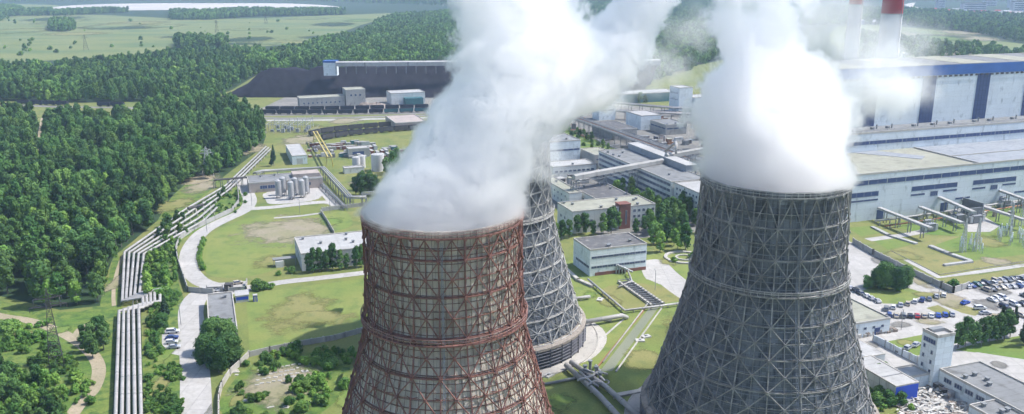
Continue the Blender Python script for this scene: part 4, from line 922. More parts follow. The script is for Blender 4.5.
# ---------------------------------------------------------------- right: switchyard
wall_thing('yard_wall', 'dark concrete wall between the pale yard and the switchyard lawns', 'wall', pxs([(853,243.5),(873,255),(905,271),(941,288),(953,293),(968,288)]), 2.6, .5, 'wall_grey', 5)
wall_thing('service_duct', 'pale concrete service duct cutting across the switchyard lawn', 'duct', pxs([(931,247.5),(950,255),(969,261.5)]), 1.0, 2.2, 'roof_pale')
wall_thing('service_duct', 'short pale concrete duct lying at the edge of the switchyard lawn', 'duct', pxs([(945,266),(971,262.5)]), .9, 1.6, 'roof_pale')
wall_thing('service_duct', 'stepped pale duct by the near left lawn of the switchyard', 'duct', pxs([(873,228),(889,236),(915,244)]), .8, 2.0, 'roof_pale')
for i,(a,b,lab) in enumerate([(((879,209,6)),((931,229.5,6)),'left of the pale elevated bus ducts leaving the big hall'),(((931,194.5,8)),((974,213.5,8)),'middle pale elevated bus duct leaving the big hall, over the blue transformer wall'),((990,188,8),(1040,206,8),'right hand pale elevated bus duct leaving the big hall'),((920,208,5),(962,224,5),'short lower bus duct beside the blue transformer wall'),((960,200,5),(1024,221,5),'long low bus duct running off the right edge')]):
    a_, b_ = at(*a), at(*b); t = thing('bus_duct', lab, 'bus duct', (a_.x,a_.y,0), 0, 'bus ducts in the switchyard'); q = MB(); d=(b_-a_).normalized(); nn=Vector((-d.y,d.x,0))*1.2
    q.add([a_-nn,b_-nn,b_+nn,a_+nn]+[p+Vector((0,0,1.1)) for p in (a_-nn,b_-nn,b_+nn,a_+nn)],[(0,3,2,1),(4,5,6,7),(0,1,5,4),(1,2,6,5),(2,3,7,6),(3,0,4,7)]); q.build('duct', M['roof_pale'], t, world=True); q = MB()
    for k in range(4): p = a_.lerp(b_,(k+.6)/4.2); [q.bar((p.x+nn.x*s_,p.y+nn.y*s_,0),p+nn*s_,.35) for s_ in (-.7,.7)]
    pieces(q,'post', M['grey_steel'], t, world=True)
def transformer(label, u, v, w=8, d=6):
    t = thing('transformer', label, 'transformer', W(u,v), GROT, 'transformers beside the big hall')
    MB().box(0,0,.4,w*.6,d*.6,4.2).build('tank', M['roof_blue'], t); q = MB()
    for k in range(6): q.box(w*.62,.3+k*.6,.5,w*.62+1.6,.55+k*.6,3.8)
    for k in range(6): q.box(-1.7,.3+k*.6,.5,-.1,.55+k*.6,3.8)
    q.build('radiator', M['pale_metal'], t); q = MB()
    for k in range(3): q.bar((1+k*1.5,1.5,4.2),(1+k*1.5,1.2,6.4),.35,n=8)
    q.path([(0,3,5.4),(w*.55,3,5.4)],1.1); q.build('bushing', M['silver'], t)
transformer('left transformer at the end of its bus duct', 337,322); transformer('blue grey transformer in front of the tall blue screen', 371,326,10,8); transformer('transformer beside the blue grey one', 364,330); transformer('transformer at the right edge ', 424,340); transformer('transformer just left of the right edge one', 412,344)
t = thing('fire_wall', 'tall pale blue screen wall between the transformers', 'wall', W(378,328), GROT); MB().box(0,0,0,.5,13,10).box(-8,0,0,-.02,.5,8).build('panel', M['roof_blue'], t); q=MB()
for y in (0,4.2,8.4,12.6): q.box(.5,y,0,.8,y+.4,10)
pieces(q,'rib', M['pale_metal'], t)
def mast(label, x, y, h, grp='lattice masts in the switchyard'):
    t = thing('switchyard_mast', label, 'mast', at(x,y), .3, grp); q = MB()
    for s_ in (-1,1): 
        for r_ in (-1,1): q.bar((s_*.9,r_*.9,0),(s_*.15,r_*.15,h),.28)
    for z in np.linspace(.05,.9,9): 
        r0=.9-.75*z; q.bar((-r0,-r0,z*h),(r0,-r0,z*h+h*.09),.16); q.bar((r0,-r0,z*h),(r0,r0,z*h+h*.09),.16)
    q.build('mast', M['pale_metal'], t)
for l_,x,y,h in (('left tall pale mast by the service duct',962.5,252,16),('second tall pale mast by the service duct',976,251,16),('tall pale mast among the bushings near the right edge',1009,236,17),('rear pale mast at the right edge',1021,226,17)): mast(l_,x,y,h)
rc = random.Random(11)
for i in range(34):
    if i < 12: x, y = rc.uniform(958,982), rc.uniform(243,254)
    else: x, y = rc.uniform(998,1024), rc.uniform(232,248)
    t = thing('insulator_stand', 'pale insulator post on a steel stand, '+('in the group beside the service duct' if i < 12 else 'in the group by the right edge'), 'insulator', at(x,y), 0, 'insulator posts by the duct' if i < 12 else 'insulator posts by the right edge')
    MB().bar((-.4,0,0),(-.4,0,2.6),.2).bar((.4,0,0),(.4,0,2.6),.2).bar((-.8,0,2.6),(.8,0,2.6),.25).build('stand', M['pale_metal'], t)
    q = MB(); q.ring([(.12,2.6),(.3,2.7)]+[(.14+(.2 if k%2 else 0),2.9+k*.22) for k in range(10)]+[(.1,5.2)],8); q.build('insulator', M['wall_cyan'], t)
wall_thing('mesh_fence', 'low mesh fence round the near side of the switchyard lawns', 'fence', pxs([(891,251),(939,275),(975,269.5),(1035,260)]), .25, .15, 'grey_steel', 3)
# pipes and clutter at the foot of the hall
gp('ground_pipe', 'pale pipe run along the foot of the big hall wall', [(875,221,3),(915,216,3),(1030,199,3)], 1.0, 3, sup=6)
gp('ground_pipe', 'brownish pipe run just in front of the hall foot', [(885,226,1.5),(935,219,1.5),(1030,204,1.5)], .8, 1.5, m='orange_paint', sup=6)
rc = random.Random(8)
for i in range(26):
    u, v = rc.uniform(340,430), rc.uniform(330,346)
    t = thing('switchgear_cabinet', 'small grey cabinet or crate among the pipes at the foot of the big hall', 'cabinet', W(u,v), GROT, 'cabinets at the foot of the hall'); w,h = rc.uniform(1.2,4), rc.uniform(1,3)
    MB().box(0,0,0,w,1.6,h).build('body', M[rc.choice(['pale_metal','grey_steel','roof_blue','brown_heap'])], t); MB().box(-.1,-.1,h,w+.1,1.7,h+.15).build('lid', M['roof_pale'], t)
rc = random.Random(17)
for i in range(90):
    u, v = rc.choice([(rc.uniform(282,292),rc.uniform(450,700)),(rc.uniform(300,316),rc.uniform(450,600)),(rc.uniform(316,410),rc.uniform(500,560)),(rc.uniform(318,420),rc.uniform(640,700)),(rc.uniform(243,262),rc.uniform(505,530)),(rc.uniform(190,216),rc.uniform(445,495)),(rc.uniform(322,348),rc.uniform(560,600))])
    t = thing('equipment_shed', 'small shed, box or tank among the yards behind the towers', 'shed', W(u,v), GROT, 'small sheds behind the towers'); w,d,h = rc.uniform(1.5,7), rc.uniform(1.5,5), rc.uniform(1.5,4.5); mm = rc.choice(['wall_grey','wall_white','grey_steel','wall_pink','orange_paint','dark_steel','roof_pale'])
    if rc.random() < .25: MB().cyl(0,0,0,h,w*.3,14).build('tank', M[mm], t); MB().cyl(0,0,h,h+.4,w*.3,14,r2=.2).build('top', M['roof_pale'], t)
    else: MB().box(0,0,0,w,d,h).build('body', M[mm], t); MB().box(-.15,-.15,h,w+.15,d+.15,h+.2).build('roof', M[rc.choice(['roof_pale','roof_beige','roof_dark','roof_grey'])], t)
for i in range(10):
    u = 283+rc.uniform(0,8); v0 = 460+i*24
    gp_ = [W(u,v0,1.2), W(u+rc.uniform(-2,2),v0+20,1.2), W(u+rc.uniform(6,22),v0+22,1.2)]
    pipe_thing('ground_pipe', 'low pipe branching off under the long high pipe rack', 'pipe', gp_, rc.uniform(.4,.9), rc.choice(['lagging','orange_paint','grey_steel']), group='low pipes under the long rack')
# ---------------------------------------------------------------- right: lower buildings
t = bld('flat_roofed_garage', 'long flat grey green roofed garage at the right foot of the dark tower', 'building', 203,228,226.5,252,5.4,'wall_blue','roof_beige')
win_row(t,'F',3,22,3.2,1.3,1.1,5); door(t,'F',18,2.4,2.6)
t = bld('lift_tower_building', 'pale blue office tower with small square windows beside the scrap heap', 'building', 207,188.7,213.8,194.8,17,'wall_cyan','roof_pale', par=.9)
q = MB(); q.box(1,3.4,17.1,6,5.2,18.2); q.build('roof_hatch', M['grey_steel'], t)
window(t,'L',3.0,15,4.8,1.7,divs=4,glass='navy')
for z in (12.4,9.2,6.0): window(t,'L',4.7,z+.3,.9,1.4); window(t,'L',1.6,z-.9,.9,1.4)
t = bld('factory_wing', 'long flat grey roofed wing stretching from the office tower to the lower right corner', 'building', 209.3,150,225.5,188.5,6,'wall_cyan','roof_grey', vents=9)
win_row(t,'L',21,37,3.8,3.0,1.6,4,divs=2)
t = bld('factory_wing', 'lower wing with a pale roof at the bottom right corner', 'building', 199.5,140,209.2,168,5.6,'wall_cyan','roof_grey', vents=5)
t = bld('connecting_block', 'low pale connecting block left of the office tower', 'building', 199,190,206.9,197,4.2,'wall_cyan','roof_pale')
t = bld('blue_fronted_shed', 'long shed with an off white roof and a bright blue end wall', 'warehouse', 189,184.9,197.6,205.2,5.4,'wall_white','roof_pale', par=.3)
MB().box(0,-.08,.1,8.55,-.005,5.2).build('blue_front', M['blue_paint'], t); q=MB()
for y in (6.5,13): q.box(-.12,y,0,-.005,y+.3,5.2)
pieces(q,'wall_rib', M['frame'], t); MB().box(.5,6.3,5.52,8.1,6.6,5.7).build('roof_seam', M['grey_steel'], t)
t = bld('low_shed', 'low wide shed with a pale roof and bluish skylight strip behind the blue ended shed', 'warehouse', 189,205.8,204,217,4.8,'wall_white','roof_pale', par=.2)
q=MB(); q.box(.6,.5,4.95,7,2.2,5.2); q.build('skylight', M['roof_blue'], t)
t = bld('lean_to', 'narrow pale roofed lean-to alongside the blue ended shed', 'warehouse', 197.9,190,201,205,3.6,'wall_white','roof_pale', par=.2)
wall_thing('concrete_fence', 'grey panel fence between the shed yard and the small lawn', 'fence', pxs([(873,341),(885,347),(902,356),(925,367)]), 2.4, .3, 'wall_blue', 3)
# scrap heap of flat timber and plates
rc = random.Random(21)
t = thing('scrap_heap', 'heap of pale weathered boards and scrap below the office tower', 'scrap heap', at(930,402), kind='stuff'); q = MB()
for i in range(900):
    x, y = rc.uniform(897,985), rc.uniform(381,432)
    if y < 392-(x-930)*.12 and x > 935: continue
    if x < 915 and y < 392: continue
    p = at(x,y); w, d = rc.uniform(.5,2.6), rc.uniform(.2,1.0); z = rc.uniform(0,1.3)*(.4+.6*abs(math.sin(p.x*.35)*math.cos(p.y*.4))); a = rc.gauss(.6,.6)
    c, s_ = math.cos(a), math.sin(a); tl = rc.uniform(-.25,.25)
    vs = [(p.x+c*ex*w-s_*ey*d, p.y+s_*ex*w+c*ey*d, z+ez+tl*ex*w) for ez in (0,.12) for ex,ey in ((-.5,-.5),(.5,-.5),(.5,.5),(-.5,.5))]
    q.add(vs,[(0,3,2,1),(4,5,6,7),(0,1,5,4),(1,2,6,5),(2,3,7,6),(3,0,4,7)], rc.choice((0,0,1,2)))
q.build('boards', [M['slab'], M['brown_heap'], M['wall_grey']], t, world=True)
rc = random.Random(22)
for i in range(24):
    k = i/23; x, y = 853+k*42+rc.uniform(-.6,.6), 338-k*7+rc.uniform(-1,1)
    t = thing('pallet_stack', 'stack of brown pallets in the row along the flat garage front', 'pallets', at(x,y), GROT+rc.uniform(-.2,.2), 'pallet stacks along the garage'); h = rc.uniform(.6,1.6); q = MB()
    z = 0
    while z < h: q.box(-.7,-.6,z,.7,.6,z+.06,0); q.box(-.7,-.6,z+.06,-.5,.6,z+.16,0); q.box(.5,-.6,z+.06,.7,.6,z+.16,0); z += .17
    q.build('pallets', M['brown_heap' if i%3 else 'slab'], t)
rc = random.Random(23)
for i in range(30):
    k = i/29; x, y = 922+k*30+rc.uniform(-2,2), 379+k*17+rc.uniform(-2.2,2.2)
    t = thing('crate', 'dark brown crate in the shaded row below the factory wing', 'crate', at(x,y), GROT+rc.uniform(-.2,.2), 'crates below the factory wing'); h = rc.uniform(.8,2)
    MB().box(-.8,-.7,0,.8,.7,h).build('box', M[rc.choice(['brown_heap','wall_pink','dark_steel'])], t); MB().box(-.9,-.8,h,.9,.8,h+.1).build('lid', M[rc.choice(['brown_heap','wall_grey'])], t)
# garden plot: slabs in rows and scattered plates
rc = random.Random(31); n = 0
for i in range(46):
    if i < 30: x, y = 260+(i%8)*5.6+rc.uniform(-.8,.8)+(i//8)*-1, 371+(i//8)*4.6-(i%8)*1.0+rc.uniform(-.5,.5)
    else: x, y = rc.choice([(244,401),(256,403),(283,395),(290,391),(300,398),(309,403),(293,377),(304,372),(285,407),(297,409),(250,396),(312,391),(271,408),(238,376),(228,377),(234,372)]); x += rc.uniform(-2,2); y += rc.uniform(-1,1)
    t = thing('paving_slab', ('pale slab in the rows of the garden plot' if i < 30 else 'loose pale slab scattered in the rough grass of the garden plot'), 'slab', at(x,y), rc.uniform(-.3,.6), 'slabs laid in rows' if i < 30 else 'loose slabs in the rough grass')
    w, d = (rc.uniform(.8,1.4), rc.uniform(.4,.8)) if i < 30 else (rc.uniform(1,2.4), rc.uniform(.6,1.3))
    MB().box(-w/2,-d/2,.02,w/2,d/2,.22).build('slab', M['slab'], t); MB().box(-w/2+.1,-d/2+.1,.22,w/2-.1,d/2-.1,.26).build('top_face', M['concrete'], t)
# ---------------------------------------------------------------- cars
def car_paint(n, c):
    m = mat('paint_'+n, c, tuple(q*.85 for q in c), .5, .3, spec=.5); return m
PC = {'white':(.72,.72,.72),'silver':(.45,.46,.48),'dark_blue':(.03,.06,.22),'black':(.025,.025,.03),'red':(.45,.04,.05),'beige':(.48,.42,.34),'grey':(.2,.21,.22),'bright_blue':(.03,.09,.45),'green':(.05,.14,.1)}
CM = {k: car_paint(k, v) for k, v in PC.items()}
M['tyre'] = mat('tyre', (.03,.03,.03), rough=.9)
def make_car(kind, col):
    t = thing('parked_car', 'x', 'car'); q = MB(); L = 4.4; w = .86
    if kind == 'sedan': prof = [(-2.2,.35),(-2.2,.8),(-2.1,.92),(-1.25,1.0),(1.3,.98),(2.05,.9),(2.2,.75),(2.2,.35)]; cab = [(-1.75,.99),(-1.1,1.44),(.35,1.46),(1.1,.99)]
    elif kind == 'hatch': prof = [(-2.0,.35),(-2.05,.85),(-1.9,1.0),(1.2,.98),(1.9,.88),(2.05,.7),(2.05,.35)]; cab = [(-1.95,1.0),(-1.7,1.5),(.3,1.52),(1.1,.99)]
    else: prof = [(-2.3,.4),(-2.3,1.0),(-2.2,1.1),(1.3,1.1),(2.2,1.02),(2.3,.85),(2.3,.4)]; cab = [(-2.2,1.1),(-2.05,1.75),(.5,1.78),(1.15,1.1)]
    n = len(prof); vs = [(x,-w,z) for x,z in prof]+[(x,w,z) for x,z in prof]
    q.add(vs,[tuple(range(n)),tuple(range(2*n-1,n-1,-1))]+[(k,k+n,(k+1)%n+n,(k+1)%n) for k in range(n)]); q.build('body', CM[col], t)
    g = MB(); wt = w*.78; vs = [(cab[0][0],-w*.93,cab[0][1]),(cab[1][0],-wt,cab[1][1]),(cab[2][0],-wt,cab[2][1]),(cab[3][0],-w*.93,cab[3][1])]; vs += [(x,-y,z) for x,y,z in vs]
    g.add(vs,[(0,1,2,3),(7,6,5,4),(0,4,5,1),(2,6,7,3),(0,3,7,4)]); g.build('window', M['glass'], t)
    r = MB(); r.box(cab[1][0]-.02,-wt-.01,cab[1][1]-.02,cab[2][0]+.02,wt+.01,cab[1][1]+.05); 
    for s_ in (-1,1):
        for c_ in (0,3): r.bar((cab[c_][0],s_*w*.95,cab[c_][1]),(cab[1 if c_==0 else 2][0],s_*wt,cab[1][1]),.09)
    r.build('roof', CM[col], t)
    wb = MB()
    for x in (-1.35,1.35):
        for y in (-w-.02,w-.18):
            m_=10; v_=[(x+.32*math.cos(6.283*k/m_), y+s_, .32+.32*math.sin(6.283*k/m_)) for s_ in (0,.2) for k in range(m_)]
            wh = MB(); wh.add(v_,[tuple(range(m_)),tuple(range(2*m_-1,m_-1,-1))]+[(k,k+m_,(k+1)%m_+m_,(k+1)%m_) for k in range(m_)]); wh.build('wheel', M['tyre'], t)
    return t
_cars = {}
def car(x, y, rot, where, grp, rc, col=None, kind=None, uvp=False):
    col = col or rc.choice(['white','white','silver','silver','grey','black','dark_blue','grey','beige','beige','white','silver','grey','silver','black','dark_blue','green','white','beige','red']); kind = kind or rc.choice(['sedan','sedan','hatch','wagon'])
    p = Vector((x,y,.05)); lab = '%s %s parked %s' % (col.replace('_',' '), {'sedan':'saloon car','hatch':'hatchback car','wagon':'estate car'}[kind], where)
    key = (col,kind)
    if key not in _cars: t = make_car(kind,col); t.location = p; t.rotation_euler = (0,0,rot); t['label'] = lab; t['group'] = grp; _cars[key] = t
    else: dup(_cars[key], p, rot, None, lab, grp)
rc = random.Random(44)
def carpx(x, y, r, where, grp, **k): p = at(x,y); car(p.x,p.y,GROT+r,where,grp,rc,**k)
V_ = math.pi/2
for x,y in ((850,289),(855,291.5),(860,294),(866,296.8),(871,299.3),(877,302)): carpx(x,y,1.3,'along the far edge of the flat garage roof','cars along the garage')
for i in range(9): carpx(886+i*7.2, 309.8-i*1.7+rc.uniform(-.5,.5), V_-.75+rc.gauss(0,.06), 'in the curved row nearest the round tree','cars in the row nearest the round tree')
for i in range(10): carpx(889+i*7.0, 316.5+math.sin(i*.3)*1.6-i*.2, V_-.7, 'in the second row beside the strip of dry lawn','cars in the second row', col='bright_blue' if i in (7,8) else None)
for i in range(3): carpx(900+i*8, 352-i*3, .4, 'beside the small lawn fence','cars beside the small lawn fence')
carpx(965,304,.2,'alone across the tip of the dry lawn','single cars',col='bright_blue'); carpx(980,309.5,-.3,'beside the end of the dry lawn, farther one','single cars',col='white'); carpx(985,314.5,-.3,'beside the end of the dry lawn, nearer one','single cars',col='silver')
for r_ in range(9):
    v = 255-r_*6.6-(r_//2)*3.0
    for k in range(30):
        u = 291-r_*1.5+k*2.75
        p = W(u,v); zc = p.y*math.cos(PITCH)+CAM_H*math.sin(PITCH); px = CX+F_PX*p.x/zc
        if px > 1040 or rc.random() < .2: continue
        up = p.y*math.sin(PITCH)-CAM_H*math.cos(PITCH); py = CY-F_PX*up/zc
        if py > 338 or (px < 992 and py > 300) or (px<1004 and py>318): continue
        car(p.x+rc.uniform(-.3,.3), p.y+rc.uniform(-.8,.8), GROT+V_+(math.pi if rc.random()<.5 else 0)+rc.gauss(0,.05), 'in the big crowded lot at the right edge', 'cars in the big lot', rc, col='red' if (r_==2 and k==3) else None)
for i,(x,y,c) in enumerate(((173,333,'white'),(172,339,'dark_blue'),(172,343.5,'white'),(174,348.5,'silver'))): carpx(x,y,-.15,'on the stand beside the white road, '+['farthest','second','third','nearest']['0123'.index(str(i))],'cars on the roadside stand',col=c,kind=['wagon','sedan','hatch','sedan'][i])
for x,y,c in ((219,291,'white'),(238,284,'beige'),(996,327,'grey')): carpx(x,y,.1,'alone near a fence','single cars by fences',col=c)
# lamp posts
for i,(x,y) in enumerate(((207,232),(181,325),(252,206),(300,214),(901,330),(938,300),(990,300),(330,213),(655,290))):
    t = thing('lamp_post', ['slim grey lamp post at the top of the curved road','slim lamp post beside the parked cars at left','slim lamp post where the road forks by the silos','slim lamp post on the footpath above the bare ground','lamp post between the two rows of cars','lamp post at the start of the dry lawn','lamp post in the big car lot','lamp post near the slatted fence','lamp post beside the pale footpath in the centre'][i], 'lamp post', at(x,y), i)
    MB().cyl(0,0,0,8,.11,6).bar((0,0,8),(1.4,0,8.4),.12).build('pole', M['grey_steel'], t); MB().box(1.2,-.15,8.35,1.9,.15,8.5).build('lamp_head', M['pale_metal'], t)
# ---------------------------------------------------------------- trees
def leafmat(name, c1, c2, rand=.22):
    m = mat(name, c1, c2, .55, .75, detail=2, obj_rand=rand, spec=.2); nt = m.node_tree; N = nt.nodes; L = nt.links; b = N['Principled BSDF']
    src = b.inputs['Base Color'].links[0].from_socket; oi = N.new('ShaderNodeObjectInfo'); no = N.new('ShaderNodeTexNoise'); no.inputs['Scale'].default_value = .022; no.inputs['Detail'].default_value = 3; L.new(oi.outputs['Location'], no.inputs[0])
    mr = N.new('ShaderNodeMapRange'); mr.inputs[1].default_value = .35; mr.inputs[2].default_value = .65; mr.inputs[3].default_value = .72; mr.inputs[4].default_value = 1.5; L.new(no.outputs[0], mr.inputs[0])
    hs = N.new('ShaderNodeHueSaturation'); L.new(src, hs.inputs['Color']); L.new(mr.outputs[0], hs.inputs['Value']); L.new(hs.outputs[0], b.inputs['Base Color']); return m
M['leaf_dark'] = leafmat('leaf_dark', (.035,.09,.025), (.065,.14,.035), .3)
M['leaf_mid'] = leafmat('leaf_mid', (.055,.135,.03), (.10,.19,.042), .3)
M['leaf_light'] = leafmat('leaf_light', (.09,.20,.035), (.15,.26,.05), .25)
M['needle'] = leafmat('needle', (.022,.055,.03), (.035,.075,.035), .18)
M['bark'] = mat('bark', (.16,.13,.10), (.30,.29,.27), 1.5, .95)
def crown_mesh(name, m, h, r, z0, n, leaf, seed, shape='oval', clumps=14):
    g = np.random.default_rng(seed); cs = []
    for i in range(clumps):
        if shape == 'cone': t = g.uniform(0,1)**.8; zc = z0+(h-z0)*t*.95; rr = r*(1-t)*.8; a = g.uniform(0,6.28); cs.append((rr*np.cos(a)*.75, rr*np.sin(a)*.75, zc, r*(.42*(1-t)+.12), (h-z0)*.11))
        else:
            a = g.uniform(0,6.28); t = g.uniform(0,1); zc = z0+(h-z0)*(.12+.76*t); w = math.sin(math.pi*(.18+.72*t))**.7; rr = r*w*.62*g.uniform(.35,1)**.5
            q = r*g.uniform(.32,.5); cs.append((rr*np.cos(a), rr*np.sin(a), zc, q, q*g.uniform(.8,1.25)))
    cs.append((0,0,h-(h-z0)*.14 if shape != 'cone' else h-.8, r*(.42 if shape != 'cone' else .12), (h-z0)*.14 if shape != 'cone' else 1.0))
    cs = np.array(cs); w = cs[:,3]**2; idx = g.choice(len(cs), n, p=w/w.sum())
    d = g.normal(size=(n,3)); d[:,2] = d[:,2]*.9+.25; d /= np.linalg.norm(d,axis=1)[:,None]
    rad = g.uniform(.72,1.08,(n,1))
    c = cs[idx]; P = c[:,:3]+d*rad*np.stack([c[:,3],c[:,3],c[:,4]],1)
    nrm = d+g.normal(size=(n,3))*.45; nrm /= np.linalg.norm(nrm,axis=1)[:,None]
    e = g.normal(size=(n,3)); x = np.cross(nrm,e); x /= np.linalg.norm(x,axis=1)[:,None]; y = np.cross(nrm,x)
    s = (leaf*g.uniform(.6,1.25,(n,1)))/2
    V = np.stack([P-x*s-y*s*.8, P+x*s-y*s*.8, P+x*s*.7+y*s, P-x*s*.7+y*s],1).reshape(-1,3)
    verts = V.tolist(); faces = (np.arange(n*4).reshape(-1,4)).tolist()
    mb = MB(); mb.v = [tuple(q) for q in verts]; mb.f = [tuple(f) for f in faces]; mb.m = [0]*n
    for (cx_,cy_,cz,q,qz) in cs:      # opaque hearts of the clumps
        k = 6; rings = []
        vs = [(cx_,cy_,cz-qz*.62)]
        for fz in (-.45,.0,.45):
            rr = q*.66*math.sqrt(1-fz*fz*1.2); vs += [(cx_+rr*math.cos(6.283*i/k+fz), cy_+rr*math.sin(6.283*i/k+fz), cz+fz*qz*1.3) for i in range(k)]
        vs.append((cx_,cy_,cz+qz*.68)); fs = [(0,1+(i+1)%k,1+i) for i in range(k)]
        for j in range(2): fs += [(1+j*k+i,1+j*k+(i+1)%k,1+(j+1)*k+(i+1)%k,1+(j+1)*k+i) for i in range(k)]
        fs += [(1+2*k+i,1+2*k+(i+1)%k,1+3*k) for i in range(k)]; mb.add(vs,fs)
    me = bpy.data.meshes.new(name); me.from_pydata(mb.v,[],mb.f); me.materials.append(m); me.update(); return me
def trunk_mesh(h, r0, seed, limbs=5):
    q = MB(); g = random.Random(seed); q.bar((0,0,0),(0,0,h*.5),r0*2,n=7,w2=r0*1.2); q.bar((0,0,h*.5),(g.uniform(-.3,.3),g.uniform(-.3,.3),h*.85),r0*1.2,n=6,w2=r0*.3)
    for i in range(limbs): a=g.uniform(0,6.28); z=h*g.uniform(.3,.6); l=h*g.uniform(.14,.24); q.bar((0,0,z),(l*math.cos(a),l*math.sin(a),z+l*.9),r0*.6,n=5,w2=r0*.15)
    me = bpy.data.meshes.new('trunk'); me.from_pydata(q.v,[],q.f); me.materials.append(M['bark']); me.update(); return me
PROTO = {}
def proto(key, m, h, r, z0, n, leaf, seed, shape='oval', clumps=14, trunk=True, nvar=1):
    PROTO[key] = [(crown_mesh('crown', M[m], h, r, z0, n, leaf, seed+i*7, shape, clumps), trunk_mesh(h, .1+h*.012, seed+i) if trunk else None) for i in range(nvar)]
proto('birch','leaf_mid',15,3.6,2.0,1000,.7,1,nvar=4,clumps=18)
proto('dark','leaf_dark',15,4.2,1.2,1150,.75,21,nvar=4,clumps=20)
proto('light','leaf_light',11,3.4,.8,900,.65,41,nvar=3,clumps=16)
proto('poplar','leaf_dark',12.5,2.6,.1,1300,.5,61,nvar=2,clumps=26)
proto('spruce','needle',14,3.2,1,1100,.55,71,shape='cone',clumps=26,nvar=2)
proto('big','leaf_dark',17,7.0,1.5,5200,.7,81,clumps=44,nvar=2)
proto('bush','leaf_light',3.2,2.6,-.3,520,.45,91,clumps=9,trunk=False,nvar=3)
proto('darkbush','leaf_mid',5.0,3.6,-.5,850,.55,101,clumps=13,trunk=False,nvar=3)
proto('lowpoly','leaf_light',14,4.8,0,170,1.7,121,clumps=8,trunk=False,nvar=3)
proto('lowdark','leaf_mid',15,4.8,0,170,1.7,131,clumps=8,trunk=False,nvar=3)
NAMES = {'birch':'birch_tree','dark':'broadleaf_tree','light':'young_tree','poplar':'poplar_tree','spruce':'spruce_tree','big':'broadleaf_tree','bush':'bush','darkbush':'bush'}
rt = random.Random(99)
def tree(key, x, y, label, group=None, s=1.0, cat='tree', var=None):
    v = PROTO[key][rt.randrange(len(PROTO[key])) if var is None else var]; cat = 'bush' if 'bush' in key else cat
    if label.startswith(('tree','bush')): label = {'birch':'mid green ','dark':'dark green ','light':'light green ','bush':'light green ','darkbush':'mid green '}.get(key,'')+label
    if len(label.split()) > 16: label = ' '.join(label.split()[2:])
    if v[1] is None:
        o = bpy.data.objects.new(NAMES[key], v[0]); COL.objects.link(o); tag(o, label, cat, group)
    else:
        o = thing(NAMES[key], label, cat, (0,0,0), 0, group)
        for n, me in (('crown', v[0]), ('trunk', v[1])):
            c = bpy.data.objects.new(n, me); COL.objects.link(c); c.parent = o
    o.location = (x, y, 0); o.rotation_euler = (0,0,rt.uniform(0,6.28)); k = s*rt.uniform(.88,1.12); o.scale = (k*rt.uniform(.92,1.08), k*rt.uniform(.92,1.08), k)
    return o
def tpx(key, x, y, label, group=None, s=1.0, **k): p = at(x,y); return tree(key, p.x, p.y, label, group, s, **k)
# scatter helper
def inside(x, y, poly):
    c = False; j = len(poly)-1
    for i in range(len(poly)):
        xi, yi, xj, yj = poly[i][0], poly[i][1], poly[j][0], poly[j][1]
        if (yi > y) != (yj > y) and x < (xj-xi)*(y-yi)/(yj-yi)+xi: c = not c
        j = i
    return c
def scatter(poly, step, keep=.9, seed=1, holes=()):
    g = random.Random(seed); xs = [p[0] for p in poly]; ys = [p[1] for p in poly]; out = []
    y = min(ys)
    while y < max(ys):
        x = min(xs)
        while x < max(xs):
            px, py = x+g.uniform(-.45,.45)*step, y+g.uniform(-.45,.45)*step
            if g.random() < keep and abs(px) < py*.66+40 and inside(px,py,poly) and not any(inside(px,py,h) for h in holes): out.append((px,py))
            x += step
        y += step
    return out
def mass(name, label, pts, keys, smin=.8, smax=1.25):
    mb = MB(); mb.v = [(p[0],p[1],0) for p in pts]; me = bpy.data.meshes.new(name); me.from_pydata(mb.v,[],[]); o = bpy.data.objects.new(name, me); COL.objects.link(o)
    tag(o, label, 'wood', kind='stuff')
    ng = bpy.data.node_groups.new(name, 'GeometryNodeTree'); ng.interface.new_socket('Geometry', in_out='INPUT', socket_type='NodeSocketGeometry'); ng.interface.new_socket('Geometry', in_out='OUTPUT', socket_type='NodeSocketGeometry')
    N, L = ng.nodes, ng.links; gi = N.new('NodeGroupInput'); go = N.new('NodeGroupOutput'); ip = N.new('GeometryNodeInstanceOnPoints'); jg = N.new('GeometryNodeJoinGeometry')
    for ob in keys: oi = N.new('GeometryNodeObjectInfo'); oi.inputs['Object'].default_value = ob; oi.inputs['As Instance'].default_value = True; L.new(oi.outputs['Geometry'], jg.inputs[0])
    m2p = N.new('GeometryNodeMeshToPoints'); L.new(gi.outputs[0], m2p.inputs[0]); L.new(m2p.outputs[0], ip.inputs['Points']); L.new(jg.outputs[0], ip.inputs['Instance']); ip.inputs['Pick Instance'].default_value = True
    rv = N.new('FunctionNodeRandomValue'); rv.data_type = 'FLOAT_VECTOR'; rv.inputs[0].default_value = (0,0,0); rv.inputs[1].default_value = (.12,.12,6.28); L.new(rv.outputs[0], ip.inputs['Rotation'])
    rs = N.new('FunctionNodeRandomValue'); rs.data_type = 'FLOAT_VECTOR'; rs.inputs[0].default_value = (smin,)*3; rs.inputs[1].default_value = (smax,smax,smax*1.1); rs.inputs['Seed'].default_value = 5; L.new(rs.outputs[0], ip.inputs['Scale'])
    L.new(ip.outputs[0], go.inputs[0]); md = o.modifiers.new('scatter','NODES'); md.node_group = ng; return o
